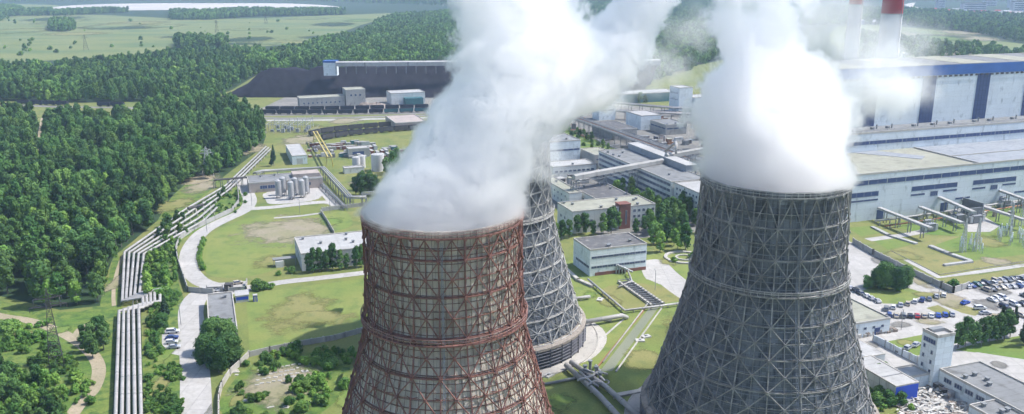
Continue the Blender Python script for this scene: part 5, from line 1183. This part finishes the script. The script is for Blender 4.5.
# --- yard trees, one by one
for x,y,s in ((556,242,.8),(562,240,.9),(569,238,.75),(577,236,.85),(585,234,.95),(593,236,.7),(603,236,.9),(611,234,1.05),(618,230,.8),(636,236,.85),(644,232,.7)):
    tpx('birch' if s < .95 else 'dark',x,y,'tree between the cream roofed block and the three storey block','trees before the cream roofed block',s*.8)
rg = random.Random(3)
for i in range(44):
    x = rg.uniform(648,703); y = rg.uniform(205,254)
    if y < 205+(703-x)*0 or (x < 668 and y < 222) or (x>690 and y>246): continue
    tpx(rg.choice(['birch','birch','dark','light']),x,y,'leafy tree in the grove between the long laboratory block and the dark grey tower','grove beside the dark grey tower',rg.uniform(.65,.95))
for i in range(26):
    k = rg.random(); x = 614+k*70; y = 190+k*34+rg.uniform(-3,3); tpx('light' if i%3 else 'birch',x,y,'young tree in the narrow line along the long laboratory block','trees along the laboratory block',rg.uniform(.55,.8))
for x,y,s in ((309,273,.78),(314,272.5,.85),(320,271.5,.95),(327,271,.9),(333,270,1.0),(341,270,.75),(347,269,.6),(357,268,.9),(362,267,.95)): tpx('poplar',x,y,'dark poplar in the row before the store building','poplars before the store building',s*.98)
for i,(x,y,s) in enumerate(((207,366,.62),(219,372,.75),(231,364,.62),(215,352,.68),(228,352,.6))): tpx('big',x,y,['left tree','front tree','right tree','left rear tree','right rear tree'][i]+' of the big dark clump over the gatehouse','big trees over the gatehouse',s,var=i%2)
tpx('big',163,330,'dark round conifer tree beside the bend of the heating pipes',None,.42,var=1); tpx('spruce',166,322,'dark spruce beside the bend of the heating pipes',None,.8)
tpx('spruce',274,166,'pointed dark spruce beside the white warehouse',None,1.15)
for i,(x,y,s) in enumerate(((884,289,.85),(897,291,.82),(905,286,.7),(876,286,.6))): tpx('big',x,y,['tallest tree','right tree','rear right tree','small left tree'][i]+' of the clump on the lawn by the yard wall','tree clump by the yard wall',s*.8,var=i%2)
tpx('darkbush',868,287,'light green bush left of the tree clump by the yard wall',None,.9); tpx('darkbush',953,289,'round dark bush standing where the yard wall ends',None,.95)
for i,(x,y,s) in enumerate(((958,348,.62),(965,347,.72),(973,346,.66),(981,345,.75),(989,343,.72),(997,341,.8),(1004,340,.75),(1010,337,.6))): tpx('dark',x,y,'dark tree in the dense row behind the factory wing','tree row behind the factory wing',s)
for i,(x,y,s) in enumerate(((999,338,1.05),(1013,333,.85),(1024,346,.95),(1030,340,.9))): tpx('spruce',x,y,['tall pointed spruce rising from the dark tree row','smaller pointed spruce right of the tall one','spruce cut by the right edge of the picture','hidden spruce just past the right edge'][i],None,s*.85)
for i,(x,y) in enumerate(((356,195),(362,196),(369,195),(376,196),(363,190),(371,190))): tpx('dark',x,y,'dark tree in the round clump before the storage tanks','trees before the storage tanks',.85)
for i in range(14): tpx('birch',rg.uniform(385,412),rg.uniform(162,190),'tree in the half hidden grove right of the storage tanks','grove right of the storage tanks',rg.uniform(.6,.9))
for i,(x,y,s) in enumerate([(x,y,s) for x,y,s in [(674,262,1),(553,262,.8),(560,256,.8),(692,258,.7),(246,366,.9),(926,362,.8),(869,372,1.2),(876,380,1.3),(884,386,1.1),(893,396,1.2),(871,384,1.2),(900,404,1),(958,392,.7),(880,395,.9),(866,362,1),(889,404,1),(910,410,.8),(878,404,1),(244,291,.9),(265,289,1.0),(272,288.5,.9),(258,290,1),(279,275,.8),(292,273,.8),(286,270,.6),(345,388,.9)]]): tpx('darkbush' if i%2 else 'bush',x,y,'green bush growing beside a wall, path or fence','single bushes by walls and paths',s*.75)
# shrub row inside the curved road
for i in range(16): tpx('bush',199+abs(8-i)*.55+rg.uniform(-1,1),240+i*2.0,'small shrub in the curved line inside the road','shrubs inside the curved road',.62)
# garden plot bushes
for i in range(46):
    x,y = rg.choice([(250,364),(262,360),(275,357),(288,355),(300,390),(306,386),(312,396),(298,400),(318,380),(325,392),(290,405),(304,410),(322,403),(262,402),(245,412),(300,355),(315,358),(328,366)]); tpx(rg.choice(['bush','darkbush','bush']),x+rg.uniform(-5,5),y+rg.uniform(-4,4),'bush in the overgrown garden plot','bushes of the overgrown garden plot',rg.uniform(.45,.85))
for i in range(30):
    x = rg.uniform(293,362); y = rg.uniform(345,366)
    if y < 352-(x-293)*.12: continue
    tpx('bush',x,y,'low bush in the shaded strip under the long dark fence','bushes under the long dark fence',rg.uniform(.5,.8))
# verge bushes by the pipes
vb = []
for i in range(200):
    k = rg.random()
    if k < .45: x,y = rg.uniform(146,186), rg.uniform(226,300); x = max(x, 148+(262-min(y,262))*.55)
    elif k < .8: x,y = rg.uniform(148,170), rg.uniform(300,414)
    else: x,y = rg.uniform(190,240), rg.uniform(186,214); y = max(y, 222-(x-180)*.42-8) ; x += 6
    if x > 176 and y > 236: continue
    if x > 160 and 326 < y < 356: continue
    tpx(rg.choice(['bush','light','darkbush']) if k < .45 else rg.choice(['bush','darkbush']),x,y,'bush on the verge between the heating pipes and the white road','bushes on the pipe verge',rg.uniform(.45,.85)*(.55 if k>.45 else .8))
for x,y,s in ((177,222,.8),(183,221,.7),(170,228,.8),(164,233,.85),(160,240,.7),(224,196,.7),(219,201,.6)): tpx('dark',x,y,'small leafy tree growing close beside the heating pipes','small trees beside the heating pipes',s*.55)
for x,y,s in ((86,352,.9),(92,346,1),(98,340,1),(104,350,.95),(93,358,.9),(102,336,.8),(84,342,.7),(106,342,.8)): tpx('dark',x,y,'tree in the round clump inside the bend of the dirt track','tree clump in the track bend',s*.62)
for i in range(26):
    x, y = rg.choice([(rg.uniform(866,905),rg.uniform(366,412)),(rg.uniform(150,180),rg.uniform(262,300)),(rg.uniform(70,110),rg.uniform(385,414)),(rg.uniform(2,50),rg.uniform(322,334))]); 
    if 150 < x < 180 and x > 172: continue
    tpx('bush',x,y,'low green bush in rough grass beside a shed, track or fence','low bushes in rough grass',rg.uniform(.5,.9))
# --- the wood left of the pipes
F1 = pxs([(-60,104,14),(0,106,14),(60,109,14),(130,110.5,14),(138,103,12),(160,101,8),(205,103,4),(222,104,4),(250,110,8),(262,116,8),(266,136,0),(262,148,0),(235,168,0),(222,178,0),(188,182,0),(172,196,0),(158,220,0),(132,242,0),(114,256,0),(104,280,0),(100,306,0),(60,310,0),(0,296,0),(-60,285,0)])
track = pxs([(34,112),(50,112),(48,135),(46,170),(34,170),(36,135)])
pts = scatter(F1, 6.3, .94, 5, [track]); pts.sort(key=lambda p: p[0]**2+p[1]**2)
L1 = pxs([(-60,372,0),(0,366),(40,380),(68,396),(60,460),(-60,460)]); L2 = pxs([(-60,318,0),(0,326),(24,330),(60,348),(80,366),(78,384),(50,372),(0,352),(-60,352)])
pl = scatter(L1, 4.2, .88, 6)
NIND = 120
for i,(x,y) in enumerate(pts[:NIND]):
    tree(rt.choice(['birch','dark','dark','birch','light']), x, y, 'tree on the nearest front of the dense wood left of the pipes', 'front trees of the left wood', rt.uniform(.65,1.25))
for x,y in pl: tree(rt.choice(['birch','light','dark','darkbush']), x, y, 'tree in the open scrub at the lower left corner', 'scrub at the lower left', rt.uniform(.45,.75))
for x,y in scatter(L2, 4.4, .7, 8): tree(rt.choice(['bush','darkbush','bush']), x, y, 'bush in the rough meadow round the pylon at lower left', 'bushes round the lower left pylon', rt.uniform(.6,1.1))
# prototypes for the masses are crowns of trees already standing
def holder(key): 
    return [o for o in COL.objects if o.type == 'MESH' and o.data.name in {v[0].name for v in PROTO[key]}]
def uniq(key):
    seen, out = set(), []
    for o in holder(key):
        if o.data.name not in seen: seen.add(o.data.name); out.append(o)
    return out
KB, KD, KL, KS = uniq('birch'), uniq('dark'), uniq('light'), uniq('spruce')
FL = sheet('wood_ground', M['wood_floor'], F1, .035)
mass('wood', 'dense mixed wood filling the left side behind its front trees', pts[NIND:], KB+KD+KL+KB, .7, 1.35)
# low poly crowns for the far woods: two far single trees of each kind carry the meshes
lows = []
bushes_ = uniq('bush')+uniq('darkbush')
from mathutils import noise as vn
def patchy(pts, sc, thr, off=0): return [p for p in pts if vn.noise(Vector((p[0]*sc+off,p[1]*sc,0))) > thr]
mass('undergrowth', 'dense low scrub spread over the rough meadow at lower left', patchy(scatter(L2+[] , 1.9, .8, 31), .06, -.02)+patchy(scatter(L1, 2.2, .8, 32), .06, -.15), bushes_, .25, .62)
PV = pxs([(146,262),(150,240),(176,226),(182,236),(176,250),(180,270),(184,292),(176,302),(162,330),(160,345),(172,360),(184,380),(186,430),(146,430),(147,320),(162,300),(162,288),(147,285)])
mass('undergrowth', 'dense low scrub on the verge between the heating pipes and the white road', patchy(scatter(PV, 1.7, .8, 33), .07, .02, 5), bushes_, .22, .5)
EV = pxs([(224,405),(250,366),(290,354),(345,352),(340,372),(318,392),(325,430),(222,430)])
mass('undergrowth', 'weedy ground cover around the garden plot', patchy(scatter(EV, 1.8, .7, 34), .09, .08, 9), bushes_, .2, .45)
for i,(x,y) in enumerate(((35,24),(141,44),(15,25),(9,22),(30,47),(25,52))):
    k = ('lowpoly','lowdark')[i%2]; p = at(x,y); me = PROTO[k][i//2][0]
    o = bpy.data.objects.new('lone_tree', me); COL.objects.link(o); o.location = p; tag(o, 'lone small tree standing on the far meadow, '+['left of the round grove','above the wood edge towards the right','near the left edge','at the far left by the tree belt','low on the left meadow','lowest on the left meadow'][i], 'tree'); lows.append(o)
F2 = pxs([(-100,64,14),(0,63,14),(60,61,14),(120,56,14),(176,49,14),(200,49,14),(235,47,14),(262,47,14),(262,72),(232,90),(222,94),(206,101),(130,102),(60,103),(0,101),(-100,100)])
mass('wood', 'wide dark wood between the railway and the pale meadow', scatter(F2, 7.0, .92, 9), KB+KD+KB+KL+lows, .7, 1.3)
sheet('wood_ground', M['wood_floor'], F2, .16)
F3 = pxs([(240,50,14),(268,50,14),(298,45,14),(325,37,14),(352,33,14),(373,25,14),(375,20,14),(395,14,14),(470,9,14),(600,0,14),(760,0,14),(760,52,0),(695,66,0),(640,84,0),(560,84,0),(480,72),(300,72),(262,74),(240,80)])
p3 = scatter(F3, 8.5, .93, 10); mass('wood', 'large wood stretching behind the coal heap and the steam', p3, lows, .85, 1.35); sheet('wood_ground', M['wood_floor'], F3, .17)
def grove(label, px, step=8, seed=1, name='grove'): P = pxs(px); mass(name, label, scatter(P, step, .95, seed), lows, .9, 1.4)
grove('round isolated grove on the far left meadow', [(50,31),(50,26),(56,24),(72,25),(77,29),(70,31.5),(60,32)], 7, 2)
grove('oval grove at the edge of the wood on the meadow', [(176,48.5),(176,44),(190,42.5),(222,43.5),(229,47),(225,50),(200,50.5)], 7, 3)
grove('long tree belt in front of the pale sand flat at left', [(26,16),(30,13),(50,13),(56,14.5),(78,13.5),(100,12.5),(128,12),(130,12.5),(100,14),(70,15.8),(45,16)], 9, 4)
grove('long tree belt on the right side of the sand flat', [(171,20),(170,15),(180,14),(200,15),(230,13),(255,12),(285,13),(318,12.5),(345,13),(345,15),(300,16),(255,16.5),(210,20)], 9, 5)
grove('far woods along the left of the horizon', [(-200,3),(110,1.6),(130,1.2),(300,1.2),(380,4),(470,7),(600,-4),(600,-12),(-300,-12),(-300,4)], 26, 6, 'woods')
grove('dark woods at the upper left edge', [(-60,22),(-60,8),(10,8.5),(24,11),(26,16),(8,17),(0,22)], 10, 7)
grove('far woods between the city and the green plain', [(760,30),(760,8),(900,12),(1100,24),(1240,32),(1300,55),(1024,43),(960,31),(900,25),(840,25)], 13, 8, 'woods')
grove('far woods along the right of the horizon', [(600,2),(760,2),(900,1),(1200,4),(1200,-12),(600,-12)], 30, 9, 'woods')
grove('scrubby woods on the green plain before the power house', [(846,38),(890,42),(940,48),(1060,62),(1060,66),(960,58),(846,62)], 14, 10, 'woods')
grove('short dark wood by the open clearing right of the steam', [(640,86),(690,72),(700,62),(745,58),(752,52),(700,50),(640,60)], 9, 11)
for i in range(46):
    x, y = rg.uniform(-5,330), rg.uniform(20,56)
    if (x > 160 and y > 40) or (45<x<80 and 23<y<33) : continue
    p = at(x,y); o = bpy.data.objects.new('meadow_shrub', rg.choice(PROTO['bush'])[0]); COL.objects.link(o); o.location = p; k = rg.uniform(.8,2.2); o.scale = (k,k,k); tag(o,'tiny shrub dotted on the far meadow','bush','shrubs dotted on the far meadow')
# trees near the works, behind the towers
for i in range(34): p = W(rg.uniform(266,286), rg.uniform(560,680)); tree(rg.choice(['dark','light','darkbush']), p.x, p.y, 'green tree or bush in the strip left of the long high pipe rack', 'greenery left of the long rack', rg.uniform(.4,.6))
for x,y in [(692,118),(697,120),(703,121),(708,119),(640,103),(645,105)]+[(742+i*3,128) for i in range(4)]: tpx('dark',x,y,'dark tree among the halls behind the towers','trees among the far halls',.8)
# --- the city at the upper right
rc = random.Random(77)
for i in range(150):
    k = rc.random()
    if k < .5: x, y = rc.uniform(955,1040), rc.uniform(13,24); y = max(y, 12+(x-955)*.05)
    elif k < .7: x, y = rc.uniform(660,770), rc.uniform(4,17)
    elif k < .85: x, y = rc.uniform(860,900), rc.uniform(20,25)
    else: x, y = rc.uniform(930,960), rc.uniform(12,16)
    p = at(x,y); w, d, h = rc.uniform(10,30), rc.uniform(8,18), rc.uniform(5,10)
    t = thing('house', 'small far house with a pale wall, one of the low houses at the city edge', 'house', p, rc.uniform(-.5,.5), 'low houses of the far city')
    MB().box(0,0,0,w,d,h).build('wall', M['stack_white'], t); q = MB(); q.add([(-1,-1,h),(w+1,-1,h),(w+1,d+1,h),(-1,d+1,h),(-1,d/2,h+4),(w+1,d/2,h+4)],[(0,1,5,4),(2,3,4,5),(0,4,3),(1,2,5),(0,3,2,1)]); q.build('roof', M[rc.choice(['roof_pale','roof_pale','stack_white','stack_red','roof_blue'])], t)
for i,(x,y,w,h) in enumerate(((938,9,26,95),(941,10,0,0),(1010,8,24,70),(963,13,80,30),(1013,14,75,38),(985,6,50,20),(1030,7,30,60))):
    if not w: continue
    t = thing('tower_block', ['slim pale high rise at the left of the city','','pale high rise near the right edge of the city','broad pale apartment block in the middle of the city','broad pale apartment block at the right of the city','long low block behind the apartment blocks','high rise beyond the right edge'][i], 'apartment block', at(x,y), .1)
    MB().box(0,0,0,w,22,h).build('wall', M['stack_white'], t); MB().box(2,2,h,w-2,20,h+4).build('roof', M['roof_grey'], t)
    for z in range(3, int(h), 6):
        if z < 60: window(t,'F',w/2,z,w-4,2.2,divs=5)

# labels of small look-alike sets are told apart by their order from the left
_sets = {}
for o in COL.objects:
    if o.parent is None and o.get('label') and o.get('group') and o.get('kind') is None: _sets.setdefault((o['group'], o['label']), []).append(o)
_ord = ['leftmost','second','third','fourth','fifth','sixth','seventh','eighth','ninth','tenth','eleventh','twelfth','thirteenth','fourteenth']
for (g_, l_), os_ in _sets.items():
    if 2 <= len(os_) <= 14 and len(l_.split()) <= 12:
        os_.sort(key=lambda o: o.location.x/(o.location.y*.966+32))
        for i, o in enumerate(os_):
            o['label'] = ('leftmost' if i == 0 else 'rightmost' if i == len(os_)-1 else _ord[i]+' from left')+': '+l_
# ---------------------------------------------------------------- steam
def steam(name, label, c, z0, keys, dens=.45, nscale=.07, seed=0.0, edge=2.2, amp=12.0, hull0=17.0):
    """keys: (z, dx, dy, radius, thickness) relative to the tower's centre line; the hull follows the same spine"""
    zs = [k[0] for k in keys]; zt = zs[-1]
    m = bpy.data.materials.new(name); m.use_nodes = True; nt = m.node_tree; N = nt.nodes; L = nt.links
    for x in list(N): N.remove(x)
    def math_(op, a, b=None, c_=None, clamp=False):
        x = N.new('ShaderNodeMath'); x.operation = op; x.use_clamp = clamp
        for i, q in enumerate((a, b, c_)):
            if q is None: continue
            if hasattr(q, 'links'): L.new(q, x.inputs[i])
            else: x.inputs[i].default_value = q
        return x.outputs[0]
    tc = N.new('ShaderNodeTexCoord'); sp = N.new('ShaderNodeSeparateXYZ'); L.new(tc.outputs['Object'], sp.inputs[0])
    tt = math_('DIVIDE', math_('SUBTRACT', sp.outputs[2], z0), zt-z0)
    def curve(col, lo, hi):
        fc = N.new('ShaderNodeFloatCurve'); cu = fc.mapping.curves[0]
        pts = [((k[0]-z0)/(zt-z0), (k[col]-lo)/(hi-lo)) for k in keys]
        cu.points[0].location = pts[0]; cu.points[1].location = pts[-1]
        for p in pts[1:-1]: cu.points.new(*p)
        fc.mapping.update(); L.new(tt, fc.inputs['Value'])
        return math_('MULTIPLY_ADD', fc.outputs[0], hi-lo, lo)
    ax = curve(1, -100, 100); ay = curve(2, -100, 100); rr = curve(3, 0, 100); th = curve(4, 0, 2)
    # large billows push the position about, fine noise eats the edge
    #
    no0 = N.new('ShaderNodeTexNoise'); no0.inputs['Scale'].default_value = nscale*.45; no0.inputs['Detail'].default_value = 1
    mp = N.new('ShaderNodeMapping'); mp.inputs['Location'].default_value = (seed, seed*1.7, seed*.6); L.new(tc.outputs['Object'], mp.inputs[0]); L.new(mp.outputs[0], no0.inputs[0])
    s0 = N.new('ShaderNodeSeparateColor'); L.new(no0.outputs['Color'], s0.inputs[0])
    grow = math_('MULTIPLY', tt, 26.0)
    wx = math_('MULTIPLY', math_('SUBTRACT', s0.outputs[0], .5), grow); wy = math_('MULTIPLY', math_('SUBTRACT', s0.outputs[1], .5), grow)
    dx = math_('SUBTRACT', math_('ADD', sp.outputs[0], wx), ax); dy = math_('SUBTRACT', math_('ADD', sp.outputs[1], wy), ay)
    dist = math_('SQRT', math_('ADD', math_('MULTIPLY', dx, dx), math_('MULTIPLY', dy, dy)))
    no = N.new('ShaderNodeTexNoise'); no.inputs['Scale'].default_value = nscale; no.inputs['Detail'].default_value = 5.0; no.inputs['Roughness'].default_value = .6; no.inputs['Distortion'].default_value = .6
    L.new(mp.outputs[0], no.inputs[0])
    ampn = math_('MULTIPLY', math_('SUBTRACT', no.outputs[0], .5), math_('MULTIPLY_ADD', math_('MINIMUM', math_('MULTIPLY', tt, 4.0), 1.0), amp*2, 3.0))
    no3 = N.new('ShaderNodeTexNoise'); no3.inputs['Scale'].default_value = nscale*3.6; no3.inputs['Detail'].default_value = 3; no3.inputs['Distortion'].default_value = 1.0; L.new(mp.outputs[0], no3.inputs[0])
    ampn = math_('ADD', ampn, math_('MULTIPLY', math_('SUBTRACT', no3.outputs[0], .5), math_('MULTIPLY_ADD', tt, 14.0, 3.0)))
    inner = math_('DIVIDE', math_('ADD', math_('SUBTRACT', rr, dist), ampn), edge, clamp=True)
    # wispy gaps where the thickness falls below one
    no2 = N.new('ShaderNodeTexNoise'); no2.inputs['Scale'].default_value = nscale*1.6; no2.inputs['Detail'].default_value = 3
    L.new(mp.outputs[0], no2.inputs[0])
    gap = math_('MULTIPLY', math_('SUBTRACT', math_('ADD', no2.outputs[0], th), 1.0), 5.0, clamp=True)
    d = math_('MULTIPLY', math_('MULTIPLY', math_('MULTIPLY', inner, inner), gap), dens)
    pv = N.new('ShaderNodeVolumePrincipled'); pv.inputs['Color'].default_value = (1,.998,1,1); pv.inputs['Anisotropy'].default_value = .8
    L.new(d, pv.inputs['Density']); out = N.new('ShaderNodeOutputMaterial'); L.new(pv.outputs[0], out.inputs['Volume'])
    # hull
    mb = MB(); n = 20; rings = []
    zz = [zs[0],73.4,73.9]+list(np.linspace(76, zt, 13))
    for j, z in enumerate(zz):
        x = np.interp(z, zs, [k[1] for k in keys]); y = np.interp(z, zs, [k[2] for k in keys]); r = np.interp(z, zs, [k[3] for k in keys])
        r = min(r, hull0) if z < 73.7 else r+3+amp*.9*min(1,(z-z0)/15)+6*(z-z0)/(zt-z0)
        rings.append([(x+r*math.cos(2*math.pi*k/n), y+r*math.sin(2*math.pi*k/n), float(z)) for k in range(n)])
    vs = [p for r in rings for p in r]; fs = [tuple(range(n-1,-1,-1)), tuple(range(len(vs)-n, len(vs)))]
    for j in range(len(rings)-1):
        for k in range(n): fs.append((j*n+k, j*n+(k+1)%n, (j+1)*n+(k+1)%n, (j+1)*n+k))
    mb.add(vs, fs); o = mb.build('steam_plume', m); o.location = (c[0], c[1], 0)
    tag(o, label, 'steam', 'steam plumes', 'stuff'); return o
steam('steam_a', 'dense white steam plume rising from the rusty red tower', TL, 68.0,
      [(68,0,0,21,2),(73.8,0,0,20,2),(79,2,1,18,2),(86,7,4,17.5,2),(92,10,8,16.5,2),(98,15,12,17,2),(104,20,15,17,2),(110,19,18,15.5,.95),(120,14,20,13,.8),(135,12,26,14,1.3)], seed=3.1, hull0=17.0)
steam('steam_b', 'broad white steam plume drifting right from the hidden pale tower', TB, 68.0,
      [(68,0,0,22,2),(73.8,2,0,22,2),(78,8,3,20,2),(84,20,6,21,2),(92,28,10,21,1.0),(101,36,14,18,.85),(110,46,18,14,.9),(117,52,20,12.5,1.0),(135,60,24,15,1)], seed=11.4, hull0=18.6)
steam('steam_c', 'white steam plume with thin wisps rising from the dark grey tower', TR_, 68.0,
      [(68,0,0,22,2),(73.8,0,0,21.5,2),(80,-.5,1,20,2),(87,-1,4,20.5,1.3),(94,0,7,19.5,1.0),(101,1,10,16,.9),(106.5,-1,12,12.5,.74),(112,-3,15,12,.66),(120,-2,18,13,.62),(135,14,24,22,.5)], seed=23.7, hull0=18.6, amp=11)
def wisp(label, px, py, D, rx, rz, dens, seed, thr=.5):
    X = (px-CX)/F_PX; Y = (py-CY)/F_PX; d = Vector((X, math.cos(PITCH)-Y*math.sin(PITCH), -(math.sin(PITCH)+Y*math.cos(PITCH)))); c = Vector((0,0,CAM_H))+d*(D/d.y)
    m = bpy.data.materials.new('wisp'); m.use_nodes = True; nt = m.node_tree; N = nt.nodes; L = nt.links
    for x in list(N): N.remove(x)
    tc = N.new('ShaderNodeTexCoord'); ln = N.new('ShaderNodeVectorMath'); ln.operation = 'LENGTH'
    sc = N.new('ShaderNodeVectorMath'); sc.operation = 'DIVIDE'; sc.inputs[1].default_value = (rx, rx*.8, rz); L.new(tc.outputs['Object'], sc.inputs[0]); L.new(sc.outputs[0], ln.inputs[0])
    mp = N.new('ShaderNodeMapping'); mp.inputs['Location'].default_value = (seed,seed*2,seed*.5); L.new(tc.outputs['Object'], mp.inputs[0])
    no = N.new('ShaderNodeTexNoise'); no.inputs['Scale'].default_value = .13; no.inputs['Detail'].default_value = 4; no.inputs['Distortion'].default_value = .8; L.new(mp.outputs[0], no.inputs[0])
    def mt(op, a, b, cl=False):
        x = N.new('ShaderNodeMath'); x.operation = op; x.use_clamp = cl
        for i,q in enumerate((a,b)):
            if hasattr(q,'links'): L.new(q, x.inputs[i])
            else: x.inputs[i].default_value = q
        return x.outputs[0]
    fall = mt('SUBTRACT', 1.0, ln.outputs[1], True); n1 = mt('SUBTRACT', mt('ADD', no.outputs[0], mt('MULTIPLY', fall, .55)), thr+.12)
    dn = mt('MULTIPLY', mt('MULTIPLY', mt('MULTIPLY', n1, 4.0, True), mt('MULTIPLY', fall, 2.5, True)), dens)
    pv = N.new('ShaderNodeVolumePrincipled'); pv.inputs['Color'].default_value = (1,1,1,1); L.new(dn, pv.inputs['Density']); o_ = N.new('ShaderNodeOutputMaterial'); L.new(pv.outputs[0], o_.inputs['Volume'])
    mb = MB(); mb.ring([(.02,-rz),(rx*.5,-rz*.87),(rx*.87,-rz*.5),(rx,0),(rx*.87,rz*.5),(rx*.5,rz*.87),(.02,rz)],20); o = mb.build('steam_wisp', m); o.location = c
    tag(o, label, 'steam', 'drifting steam wisps', 'stuff')
wisp('bright drifting steam puff before the blue banded hall and the chimneys', 868, 92, 262, 24, 12, .10, 5.0, .52)
wisp('thin drifting steam wisp right of the chimneys', 900, 82, 262, 20, 13, .06, 9.0, .52)
wisp('thin veil of steam at the top right above the dark grey tower', 815, 22, 262, 26, 17, .035, 15.0, .45)
wisp('thin grey wisp beside the big merged plume over the woods', 645, 70, 320, 26, 14, .028, 25.0, .45)
wisp('bright wisp low beside the big merged plume over the pipe rack', 592, 100, 310, 18, 7, .10, 31.0, .42)
wisp('torn steam veil in front of the lower chimney shafts', 868, 52, 264, 20, 11, .045, 41.0, .5)
wisp('faint torn steam trailing at the top right', 905, 40, 300, 22, 12, .03, 47.0, .5)
wisp('grey steam veil spilling over the top of the hidden pale tower', 540, 158, 262, 12, 13, .07, 53.0, .47)
wisp('torn steam between the two plumes near the top', 690, 30, 300, 16, 12, .03, 59.0, .5)
hz = bpy.data.materials.new('haze'); hz.use_nodes = True
for x in list(hz.node_tree.nodes): hz.node_tree.nodes.remove(x)
pv = hz.node_tree.nodes.new('ShaderNodeVolumePrincipled'); pv.inputs['Color'].default_value = (.55,.72,1.0,1); pv.inputs['Density'].default_value = HAZE_D; pv.inputs['Anisotropy'].default_value = .1
oo = hz.node_tree.nodes.new('ShaderNodeOutputMaterial'); hz.node_tree.links.new(pv.outputs[0], oo.inputs['Volume'])
mb = MB(); mb.box(-9100,-400,-1,9100,14100,300)
tag(mb.build('haze', hz), 'thin blue haze in the air over the whole plain', 'haze', kind='stuff')
